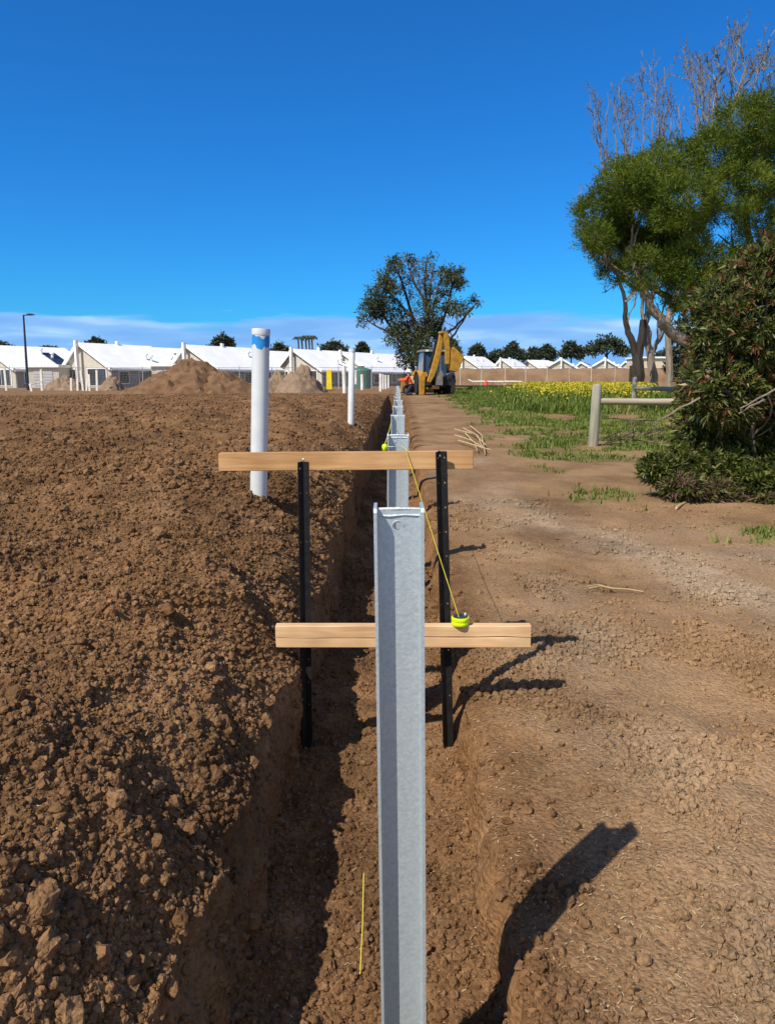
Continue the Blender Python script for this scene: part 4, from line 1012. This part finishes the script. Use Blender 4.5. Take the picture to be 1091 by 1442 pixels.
# a dark low board along its foot, the white conduit and the red marker
b = MB(); p, q = at(636, 544, 90), at(765, 542.5, 90); b.box(p.x, q.x, 89.9, 90, .7, 1.0)
tag(b.build('kerb_board', mat('dark_board', (.05, .035, .025), rough=.9)), 'dark low board along the foot of the right wire fence', 'board')
p = [at(a_, b_, 91.2) for a_, b_ in ((659, 534.5), (665, 537.2), (680, 537), (700, 537.3), (722, 537), (735, 537.6))]
b = MB(); b.tube(p, .09, 8); tag(b.build('white_conduit', M['pvc_far'], smooth=True), 'long white conduit lying before the brown embankment', 'conduit')
for xx in (p[1], p[3], p[4]): pass
b = MB(); c = at(684, 541, 91); 
b.lathe([(.32, -.35), (.30, -.30), (.09, .55), (.05, .6)], 12, (c.x, 91, 1.05)); tag(b.build('red_cone', mat('red_plastic', (.65, .06, .03), rough=.5), smooth=True), 'small red marker cone by the white conduit', 'marker cone')
# leaning white stakes of the left site
def stake(px0, py0, px1, py1, Yd, label, w=.16, m='pvc_far'):
    a, c = at(px1, py1, Yd), at(px0, py0, Yd); a.z = min(a.z, .75); b = MB(); b.bar((0, 0, -.1), c-a, w, .06, up=(0, 1, 0)); o = b.build('site_stake', M[m], bevel=.012); o.location = a
    tag(o, label, 'stake', 'pale stakes on the left building site')
for args in ((6, 518, 9, 549, 58, 'leftmost white stake, leaning, left of the street lamp'), (42, 540, 45, 551, 55, 'shortest white stake at the foot of the street lamp'), (57.5, 520, 59, 549, 58, 'white stake standing in front of the grey gravel heap'), (100, 532, 100, 547, 58, 'stubby white stake below the tall party wall'), (109, 534, 109, 547, 58, 'second stubby white stake below the tall party wall'),
             (113.5, 522, 117, 547, 58, 'white stake leaning left against the tan sand heap'), (123.5, 527, 121, 546, 58, 'white stake leaning right beside the tan sand heap'), (125, 527, 126, 546, 57, 'upright white stake touching the right leaning one'), (136, 521, 136.5, 547, 58, 'rightmost tall white stake before the tan sand heap')):
    stake(*args)
b = MB(); p = [at(a_, b_, 57) for a_, b_ in ((0, 551.5), (12, 552.3))]
b = MB(); b.tube([at(44, 541, 57), at(52, 540, 57.5), at(62, 535, 58)], .035, 6); tag(b.build('barrier_tape', M['pvc_far'], smooth=True), 'white barrier tape sagging between stakes by the street lamp', 'tape')
# green tank and yellow hydrant post
M['tank'] = mat('green_tank', (.045, .16, .12), (.035, .13, .1), rough=.5, scale=3)
o = at(509, 540, 74); t = thing('water_tank', 'green round water tank behind the wire fence', 'water tank', (o.x, 74, .75))
pr_ = [(.98, 0)]
for k in range(8): pr_ += [(1.0, .05+k*.22), (1.02, .13+k*.22), (1.0, .21+k*.22)]
MB().lathe(pr_+[(.95, 1.86), (.3, 2.05), (.28, 2.1)], 28).build('tank_body', M['tank'], t, smooth=True)
MB().lathe([(.3, 2.08), (.3, 2.16), (.05, 2.18)], 16).build('lid', M['dark_plastic'], t, smooth=True)
M['yellow'] = mat('yellow_plastic', (.75, .60, .02), (.65, .5, .02), rough=.5, scale=3)
o = at(463.5, 531, 60); t = thing('yellow_barrier', 'small yellow upright barrier on the far bank', 'barrier', (o.x, 60, .8))
b = MB(); b.prism([(-.28, .0), (.28, 0), (.22, .15), (.2, 1.5), (.1, 1.6), (-.1, 1.6), (-.2, 1.5), (-.22, .15)], -.1, .1, 'xz'); b.build('panel', M['yellow'], t, bevel=.02)
b = MB(); b.box(-.3, .3, -.3, .3, -.05, .08); b.build('foot', M['dark_plastic'], t)

# ------------------------------------------------------------------ timber fence
FY = 15.0
pb, ptop = at(835, 627, FY), at(837.5, 541, FY)
t = thing('timber_fence', 'old grey post and rail fence running behind the shrub', 'fence', (pb.x, FY, ground_z(pb.x, FY)))
h = ptop.z-t.location.z
def fpost(x, yv, h, lean=0, dz=0):
    b = MB(); rr = .098; b.lathe([(rr*1.03, -.3), (rr, .1), (rr*.97, h*.6), (rr*.93, h-.03), (rr*.7, h), (rr*.1, h+.005)], 16); o = b.build('post', M['grey_wood'], t, smooth=True); o.location = (x, yv, dz); o.rotation_euler = (0, lean, 0); return o
fpost(0, 0, h, .02)
ra = at(845, 565, FY)-t.location; rb = at(1000, 565, FY)-t.location
b = MB(); b.tube([ra, ra.lerp(rb, .5)+Vector((0, 0, -.012)), rb], [.066, .07, .066], 10); b.build('rail', M['grey_rail'], t, smooth=True)
fpost(rb.x+.1, rb.y, h*.97)
FY2 = 25.
pc = at(1015, 575, FY2); t = thing('timber_fence', 'farther weathered rail showing between the flowers and the shrub', 'fence', (pc.x, FY2, ground_z(pc.x, FY2)))
ra, rb = at(893, 546.5, 31)-t.location, at(1005, 549, FY2)-t.location
b = MB(); b.tube([ra, ra.lerp(rb, .5), rb], [.075, .08, .08], 8); b.build('rail', M['grey_rail'], t, smooth=True)
fpost(rb.x, rb.y, 1.15)
fpost(ra.x, ra.y, 1.1, dz=G(31)-G(FY2))
o = at(887, 545, 60); b = MB(); b.tube([(0, 0, -.2), (0, 0, 1.9)], .13, 8); q = b.build('dark_post', M['bark_dark'], smooth=True); q.location = (o.x, 60, .8); tag(q, 'short dark post left of the charred trunk', 'post')
# fallen branches and dry stalks
def sticks(name, label, cat, pxs, Yd, r, m, lift=.03):
    b = MB()
    for line in pxs:
        pts = []
        for px, py in line:
            a = at(px, py, Yd); d = (a-Vector((0, 0, EYE))); k = (a.z-EYE)
            p = a; 
            for _ in range(4):
                gz = float(G(p.y))+lift; f = (gz-EYE)/d.z; p = Vector((0, 0, EYE))+d*f
            pts.append(p+Vector((0, 0, rnd.uniform(0, lift))))
        b.tube(pts, [r*(1-.5*i/len(pts)) for i in range(len(pts))], 5)
    return tag(b.build(name, m, smooth=True), label, cat)
M['stalk'] = mat('dry_stalk', (.52, .40, .22), (.42, .31, .17), rough=.8, scale=5)
sticks('dry_stalks', 'clump of dry straw stalks lying by the right end of the crosspiece', 'dry stalks', [[(640, 605), (668, 612), (684, 630)], [(652, 604), (672, 616), (680, 633)], [(640, 615), (662, 622), (682, 634)], [(662, 600), (678, 615), (683, 640)], [(645, 621), (670, 630), (690, 636)], [(655, 611), (668, 624), (672, 638)]], 12, .014, M['stalk'], .05)
sticks('dry_stalk', 'single pale straw stalk lying on the packed track', 'dry stalk', [[(826, 826), (842, 823.5), (862, 829), (884, 830.5), (906, 834)], [(829, 829), (846, 826), (864, 830)]], 6, .0045, M['stalk'], .006)
sticks('fallen_branch', 'tangle of grey fallen branches on the ground right of the fence post', 'branches', [[(846, 592), (870, 590), (900, 596), (930, 592)], [(848, 618), (875, 610), (905, 614), (940, 606)], [(870, 622), (892, 612), (905, 602)], [(888, 596), (890, 606), (888, 618)], [(905, 616), (925, 606), (945, 600)], [(880, 600), (900, 594), (918, 590)], [(915, 622), (935, 612), (955, 614)], [(852, 625), (880, 620), (930, 624)]], 15, .018, M['bark'], .07)
sticks('wood_chip', 'white chip of dry wood lying in front of the shrub', 'chip', [[(952, 716), (957, 712), (964, 709)]], 8.5, .016, M['stalk'], .015)
# ------------------------------------------------------------------ backhoe digger
M['dig_y'] = mat('digger_yellow', (.47, .255, .03), (.30, .155, .022), rough=.5, scale=5, spec=.35)
M['dig_dk'] = mat('digger_dark', (.02, .02, .022), (.035, .03, .028), rough=.7, scale=6)
M['dig_gr'] = mat('digger_grey', (.22, .22, .22), (.16, .15, .14), rough=.6, scale=6)
M['cab_glass'] = mat('cab_glass', (.05, .10, .17), (.03, .06, .11), rough=.08, spec=.8, scale=1)
DY = 42; o = at(611, 555, DY)
dg = thing('backhoe_digger', 'yellow backhoe digger parked at the far end of the trench, arm folded up', 'digger', (o.x, DY, .8), R(13))
b = MB(); b.prism([(-1.0, .45), (3.0, .45), (3.1, .65), (3.0, 1.0), (1.2, 1.05), (-1.0, .95)], -.42, .42, 'yz'); b.build('chassis', M['dig_dk'], dg, bevel=.03)
b = MB(); b.prism([(1.25, .95), (3.0, .9), (3.05, 1.25), (2.7, 1.5), (1.25, 1.65)], -.45, .45, 'yz'); b.build('bonnet', M['dig_y'], dg, bevel=.05)
# cab: frame posts, roof, glass
b = MB()
cabp = [(-.72, -.35, 1.0), (.72, -.35, 1.0), (.72, 1.25, 1.0), (-.72, 1.25, 1.0)]; cabt = [(-.66, -.3, 2.42), (.66, -.3, 2.42), (.62, 1.1, 2.42), (-.62, 1.1, 2.42)]
for p, q in zip(cabp, cabt): b.bar(p, q, .09, .09)
for k in range(4): b.bar(cabp[k], cabp[(k+1) % 4], .08, .1)
cab = b.build('cab', M['dig_dk'], dg)
b = MB(); b.prism([(-.42, 2.40), (1.25, 2.40), (1.2, 2.52), (.2, 2.56), (-.4, 2.52)], -.74, .74, 'yz'); b.build('cab_roof', M['dig_gr'], dg, bevel=.03)
b = MB()
for k in range(4):
    p, q, r_, s_ = [Vector(v) for v in (cabp[k], cabp[(k+1) % 4], cabt[(k+1) % 4], cabt[k])]
    n_ = (q-p).cross(s_-p).normalized()*.008
    b.add([p+n_, q+n_, r_+n_, s_+n_, p-n_, q-n_, r_-n_, s_-n_], [(0, 1, 2, 3), (7, 6, 5, 4), (0, 4, 5, 1), (1, 5, 6, 2), (2, 6, 7, 3), (3, 7, 4, 0)])
b.build('cab_window', M['cab_glass'], cab)
b = MB(); b.box(-.24, .24, .3, .75, 1.05, 1.25); b.box(-.24, .24, .7, .8, 1.25, 1.85); b.build('seat', M['dig_dk'], cab)
def wheel(x, yv, r, w):
    m_ = MB(); m_.lathe([(r*.62, -w*.5), (r*.9, -w*.52), (r*.98, -w*.4), (r, -w*.1), (r, w*.1), (r*.98, w*.4), (r*.9, w*.52), (r*.62, w*.5)], 28)
    for k in range(18):
        a = 2*PI*k/18; 
        for sgn in (-1, 1):
            a2 = a+sgn*.12; m_.bar((r*math.cos(a), r*math.sin(a), 0), (r*math.cos(a2)*.99, r*math.sin(a2)*.99, sgn*w*.48), .07, .07, up=(math.cos(a), math.sin(a), 0))
    o = m_.build('wheel', M['rubber'], dg, smooth=False); o.location = (x, yv, r); o.rotation_euler = (0, PI/2, 0)
    m_ = MB(); m_.lathe([(r*.6, -w*.45), (r*.6, w*.42), (r*.5, w*.46), (r*.46, w*.3), (r*.15, w*.3), (r*.14, w*.36)], 20); m_.build('rim', M['dig_y'], o, smooth=True)
wheel(-.82, 0, .64, .42); wheel(.82, 0, .64, .42); wheel(-.86, 2.25, .46, .32); wheel(.86, 2.25, .46, .32)
def fender(x, yv, r, w, m, nm='mudguard'):
    pts = [(yv-r*math.cos(a), r*.85+r*math.sin(a)) for a in np.linspace(.1, PI-.3, 12)]; pts2 = [(yv-(r+.05)*math.cos(a), r*.85+(r+.05)*math.sin(a)) for a in np.linspace(PI-.3, .1, 12)]
    MB().prism(pts+pts2, x-w/2, x+w/2, 'yz').build(nm, m, dg)
fender(.82, 0, .72, .5, M['dig_gr']); fender(-.82, 0, .72, .5, M['dig_y'])
M['fender_tan'] = mat('dusty_fender', (.52, .33, .16), (.42, .25, .11), rough=.8, scale=5)
fender(-.86, 2.25, .55, .42, M['fender_tan']); fender(.86, 2.25, .55, .42, M['dig_gr'])
# stabilisers
b = MB(); b.prism([(-1.12, .0), (-.84, .02), (-.80, .9), (-.72, 1.25), (-.98, 1.25), (-1.10, 1.0)], -1.05, -.8, 'xz'); b.build('stabiliser', M['dig_y'], dg, bevel=.03)
b = MB(); b.prism([(.72, .12), (.94, .12), (.96, .9), (.9, 1.12), (.74, 1.1)], -1.05, -.85, 'xz'); b.build('stabiliser', M['dig_dk'], dg, bevel=.03)
b = MB(); b.box(-.95, .95, -1.0, -.86, .55, .75); b.box(-.95, .95, -1.0, -.86, .92, 1.04); b.build('slide_frame', M['dig_dk'], dg)
b = MB(); b.box(-.42, -.02, -1.12, -1.0, .35, .55); b.build('kingpost_plate', mat('dusty_orange', (.55, .28, .12), rough=.7), dg)
b = MB(); b.box(-.25, .15, -1.28, -1.0, .55, 1.35); kp = b.build('kingpost', M['dig_gr'], dg, bevel=.02)
b = MB(); b.lathe([(.06, -1.2), (.06, .0), (.045, .0), (.045, .9)], 10, (.0, -1.2, 2.2)); b.build('ram', M['silver'], dg, smooth=True)
# boom: a bent box girder, then the dipper and the bucket folded back beside it
def girder(name, pts, ws, depth, m, yv):
    left = []; right = []
    for i, (x, z) in enumerate(pts):
        a = Vector(pts[max(i-1, 0)]); c = Vector(pts[min(i+1, len(pts)-1)]); d = (c-a).normalized(); n_ = Vector((-d.y, d.x))
        left.append((x+n_.x*ws[i]/2, z+n_.y*ws[i]/2)); right.append((x-n_.x*ws[i]/2, z-n_.y*ws[i]/2))
    return MB().prism(left+right[::-1], yv-depth/2, yv+depth/2, 'xz').build(name, m, dg, bevel=.025)
girder('boom', [(-.68, .72), (-.54, 1.0), (-.36, 1.5), (-.17, 2.2), (-.03, 2.9), (.04, 3.45)], [.18, .26, .31, .29, .25, .2], .26, M['dig_y'], -1.25)
girder('boom_ram', [(-.62, 1.5), (-.35, 2.3), (-.25, 3.0)], [.08, .1, .08], .1, M['dig_dk'], -1.02)
girder('dipper', [(.18, 3.42), (.24, 3.1), (.32, 2.5), (.30, 1.7)], [.26, .3, .26, .2], .26, M['dig_y'], -1.5)
b = MB(); b.bar((-.12, -1.38, 3.42), (.3, -1.38, 3.42), .5, .12); b.build('boom_head', M['dig_y'], dg, bevel=.02)
b = MB(); b.tube([(.1, -1.38, 3.4), (.16, -1.4, 3.62), (.24, -1.4, 3.7)], [.05, .06, .03], 8); b.build('hose_loop', M['dig_dk'], dg, smooth=True)
b = MB(); b.prism([(.48, 1.35), (.80, 1.28), (1.0, 1.55), (1.22, 2.12), (1.12, 2.22), (.80, 2.5), (.62, 2.66), (.5, 2.5), (.46, 1.9)], -1.72, -1.14, 'xz'); bk = b.build('bucket', M['dig_y'], dg, bevel=.03)
b = MB()
for k in range(4): b.bar((1.14, -1.66+k*.16, 2.14), (1.30, -1.66+k*.16, 2.2), .06, .05)
b.build('bucket_teeth', M['dig_gr'], bk)
dg.scale = (.95, .95, .95)
for k in range(3):
    b = MB(); b.tube([(-.5+.06*k, -1.02, .9), (-.52+.06*k, -.98, 1.5), (-.3+.06*k, -1.0, 2.3), (-.05+.05*k, -1.06, 3.1)], .022, 6); b.build('hydraulic_hose', M['dig_dk'], dg, smooth=True)
# loader at the front
b = MB(); b.prism([(3.5, .1), (4.2, .05), (4.3, .2), (3.75, .35), (3.6, .9), (3.45, 1.0)], -1.1, 1.1, 'yz'); b.build('loader_bucket', M['dig_y'], dg, bevel=.02)
for sx in (-1, 1):
    b = MB(); b.bar((sx*.6, 1.0, 1.5), (sx*.6, 2.4, 1.2), .14, .22); b.bar((sx*.6, 2.4, 1.2), (sx*.6, 3.5, .5), .14, .2); b.build('loader_arm', M['dig_y'], dg)
for sx in (-1, 1):
    b = MB(); b.box(sx*.55-.09, sx*.55+.09, -.47, -.43, 2.43, 2.53); b.build('work_lamp', M['trim'], dg)

# ------------------------------------------------------------------ worker kneeling by the trench end
def skin_obj(name, pts, edges, rads, root, m, parent, sub=1):
    me = bpy.data.meshes.new(name); me.from_pydata(pts, edges, []); me.materials.append(m)
    o = bpy.data.objects.new(name, me); col.objects.link(o)
    if parent: o.parent = parent
    md = o.modifiers.new('Skin', 'SKIN'); md.use_smooth_shade = True
    for i, r_ in enumerate(rads):
        sv = me.skin_vertices[0].data[i]; sv.radius = (r_, r_) if not isinstance(r_, tuple) else r_; sv.use_root = (i == root)
    sd = o.modifiers.new('Subdivision', 'SUBSURF'); sd.levels = sd.render_levels = sub
    return o
M['skin'] = mat('skin', (.50, .29, .20), (.44, .25, .17), rough=.6, scale=10)
M['hivis'] = mat('orange_shirt', (.78, .10, .02), (.65, .08, .018), rough=.8, scale=8)
M['navy'] = mat('dark_trousers', (.03, .035, .06), rough=.9, scale=8)
M['boot'] = mat('tan_boot', (.22, .13, .06), rough=.8, scale=8)
M['helmet'] = mat('white_hard_hat', (.80, .80, .78), rough=.35, scale=4)
w0 = at(574, 553, 41.0)
per = thing('person', 'kneeling worker in orange shirt and white hard hat left of the digger', 'person', (w0.x, 41.0, .8))
J = dict(pel=(.16, 0, .50), wst=(.12, 0, .66), che=(.04, 0, .86), nck=(.03, 0, 1.0), hd0=(.04, -.01, 1.09), hd1=(.05, -.02, 1.22), shL=(.0, .17, .93), elL=(-.20, .18, .80), wrL=(-.42, .10, .86), shR=(.03, -.17, .93), elR=(-.17, -.19, .78), wrR=(-.40, -.08, .80),
         hpL=(.17, .10, .48), knL=(-.22, .13, .42), anL=(-.20, .14, .07), toL=(-.36, .15, .03), hpR=(.17, -.10, .46), knR=(-.12, -.14, .07), anR=(.30, -.13, .09), toR=(.44, -.13, .04))
E_ = [('pel', 'wst'), ('wst', 'che'), ('che', 'nck'), ('nck', 'hd0'), ('hd0', 'hd1')]
for s_ in 'LR': E_ += [('che', 'sh'+s_), ('sh'+s_, 'el'+s_), ('el'+s_, 'wr'+s_), ('pel', 'hp'+s_), ('hp'+s_, 'kn'+s_), ('kn'+s_, 'an'+s_), ('an'+s_, 'to'+s_)]
RAD = dict(pel=.13, wst=.12, che=.14, nck=.055, hd0=.08, hd1=.09, sh=.06, el=.042, wr=.03, hp=.085, kn=.06, an=.042, to=.035)
names = list(J); pts = [J[k] for k in names]; ed_ = [(names.index(a), names.index(c)) for a, c in E_]; rad_ = [RAD.get(k, RAD.get(k[:-1], .05)) for k in names]
for s_, sg in (('L', 1), ('R', -1)):
    wr = Vector(J['wr'+s_]); iw = names.index('wr'+s_); pts.append(tuple(wr+Vector((-.06, 0, -.005)))); ip = len(pts)-1; rad_.append(.026); ed_.append((iw, ip))
    for k, (dy, l) in enumerate(((-.03, .07), (-.01, .085), (.01, .08), (.03, .06))):
        pts.append(tuple(Vector(pts[ip])+Vector((-l*.6, dy, -.01)))); rad_.append(.009); ed_.append((ip, len(pts)-1)); pts.append(tuple(Vector(pts[-1])+Vector((-l*.4, 0, -.03)))); rad_.append(.008); ed_.append((len(pts)-2, len(pts)-1))
    pts.append(tuple(wr+Vector((-.05, sg*-.045, .02)))); rad_.append(.010); ed_.append((iw, len(pts)-1))
skin_obj('body', pts, ed_, rad_, 0, M['skin'], per)
def cloth(nm, keys, es, grow_, m, root=0): 
    return skin_obj(nm, [J[k] for k in keys], [(keys.index(a), keys.index(c)) for a, c in es], [RAD.get(k, RAD.get(k[:-1], .05))+grow_ for k in keys], root, m, per)
cloth('shirt', ['che', 'wst', 'pel', 'nck', 'shL', 'elL', 'shR', 'elR', 'wrL', 'wrR'], [('pel', 'wst'), ('wst', 'che'), ('che', 'nck'), ('che', 'shL'), ('shL', 'elL'), ('che', 'shR'), ('shR', 'elR'), ('elL', 'wrL'), ('elR', 'wrR')], .034, M["hivis"])
cloth('trousers', ['pel', 'hpL', 'knL', 'anL', 'hpR', 'knR', 'anR'], [('pel', 'hpL'), ('hpL', 'knL'), ('knL', 'anL'), ('pel', 'hpR'), ('hpR', 'knR'), ('knR', 'anR')], .026, M['navy'])
for s_ in 'LR': cloth('boot', ['an'+s_, 'to'+s_], [('an'+s_, 'to'+s_)], .02, M['boot'])
b = MB(); b.lathe([(.145, .0), (.15, .012), (.128, .02), (.122, .07), (.09, .125), (.03, .145)], 20); hh = b.build('hard_hat', M['helmet'], per, smooth=True); hh.location = (.05, -.02, 1.23); hh.rotation_euler = (0, -.12, 0)

# ------------------------------------------------------------------ sun and sky
el = math.atan(1/math.hypot(LX, LY))
sd = bpy.data.lights.new('sun', 'SUN'); sd.energy = SUN_E; sd.angle = R(.53); sd.color = (1, .92, .79)
so_ = bpy.data.objects.new('sun', sd); col.objects.link(so_); so_.rotation_euler = Vector((LX, LY, -1)).to_track_quat('-Z', 'Y').to_euler(); so_.location = (-20, -25, 40)
w = bpy.data.worlds.new('World'); scene.world = w; w.use_nodes = True; nt = w.node_tree; N, L = nt.nodes.new, nt.links.new
for n_ in list(nt.nodes): nt.nodes.remove(n_)
out = N('ShaderNodeOutputWorld'); bg = N('ShaderNodeBackground'); bg.inputs['Strength'].default_value = SKY_S
sky = N('ShaderNodeTexSky'); sky.sky_type = 'NISHITA'; sky.sun_disc = False; sky.sun_elevation = el; sky.sun_rotation = math.atan2(-LX, -LY); sky.altitude = 0; sky.air_density = SKY_AIR; sky.dust_density = SKY_DUST; sky.ozone_density = SKY_OZ
hs = N('ShaderNodeHueSaturation'); hs.inputs['Saturation'].default_value = SKY_SAT; hs.inputs['Value'].default_value = 1.0; L(sky.outputs[0], hs.inputs['Color']); 
tm = N('ShaderNodeMix'); tm.data_type = 'RGBA'; tm.blend_type = 'MULTIPLY'; tm.inputs['Factor'].default_value = 1; tm.inputs['B'].default_value = (*SKY_TINT, 1); L(hs.outputs[0], tm.inputs['A']); L(tm.outputs['Result'], bg.inputs['Color'])
# a low bank of blue grey cloud along the horizon
tc = N('ShaderNodeTexCoord'); sx = N('ShaderNodeSeparateXYZ'); L(tc.outputs['Generated'], sx.inputs[0])
mp = N('ShaderNodeMapping'); mp.inputs['Scale'].default_value = (3.2, 3.2, 22); mp.inputs['Location'].default_value = (.4, .1, .2); L(tc.outputs['Generated'], mp.inputs['Vector'])
nz = N('ShaderNodeTexNoise'); nz.inputs['Scale'].default_value = 1.25; nz.inputs['Detail'].default_value = 9; nz.inputs['Roughness'].default_value = .52; L(mp.outputs[0], nz.inputs['Vector'])
def math_(op, a, c, clamp=False):
    x = N('ShaderNodeMath'); x.operation = op; x.use_clamp = clamp
    for i, v in enumerate((a, c)):
        if isinstance(v, (int, float)): x.inputs[i].default_value = v
        else: L(v, x.inputs[i])
    return x.outputs[0]
top = math_('ADD', math_('MULTIPLY', math_('SUBTRACT', nz.outputs['Fac'], .5), .075), .078)
edge = math_('DIVIDE', math_('SUBTRACT', top, sx.outputs['Z']), .009, True)
cr = N('ShaderNodeValToRGB'); E = cr.color_ramp.elements; E.new(.5)
for i, (c, p) in enumerate((((.17, .37, .74), .36), ((.225, .44, .79), .52), ((.46, .66, .90), .72))): E[i].color = (*c, 1); E[i].position = p
n2 = N('ShaderNodeTexNoise'); n2.inputs['Scale'].default_value = 1.7; n2.inputs['Detail'].default_value = 8
mp2 = N('ShaderNodeMapping'); mp2.inputs['Scale'].default_value = (4, 4, 30); mp2.inputs['Location'].default_value = (2.4, 1.1, .6); L(tc.outputs['Generated'], mp2.inputs['Vector']); L(mp2.outputs[0], n2.inputs['Vector']); L(n2.outputs['Fac'], cr.inputs['Fac'])
bg2 = N('ShaderNodeBackground'); bg2.inputs['Strength'].default_value = CLOUD_S; L(cr.outputs[0], bg2.inputs['Color'])
# broken white cloud added behind the camera, unseen, as neutral fill for the ambient
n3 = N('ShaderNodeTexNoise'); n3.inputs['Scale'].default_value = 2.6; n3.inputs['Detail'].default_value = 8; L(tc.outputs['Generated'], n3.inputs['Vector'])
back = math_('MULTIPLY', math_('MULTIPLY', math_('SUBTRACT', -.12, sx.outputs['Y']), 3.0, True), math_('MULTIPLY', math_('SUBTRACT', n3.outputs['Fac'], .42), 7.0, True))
bg3 = N('ShaderNodeBackground'); bg3.inputs['Color'].default_value = (1, .96, .91, 1); bg3.inputs['Strength'].default_value = BACK_FILL_S
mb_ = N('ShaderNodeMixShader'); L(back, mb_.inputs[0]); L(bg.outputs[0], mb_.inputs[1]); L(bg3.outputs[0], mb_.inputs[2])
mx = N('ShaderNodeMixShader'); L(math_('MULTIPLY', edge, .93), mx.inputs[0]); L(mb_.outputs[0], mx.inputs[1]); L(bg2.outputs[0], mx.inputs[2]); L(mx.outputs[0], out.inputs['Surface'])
scene.view_settings.view_transform = 'Standard'; scene.view_settings.look = 'None'; scene.view_settings.exposure = EXPO; scene.view_settings.gamma = 1
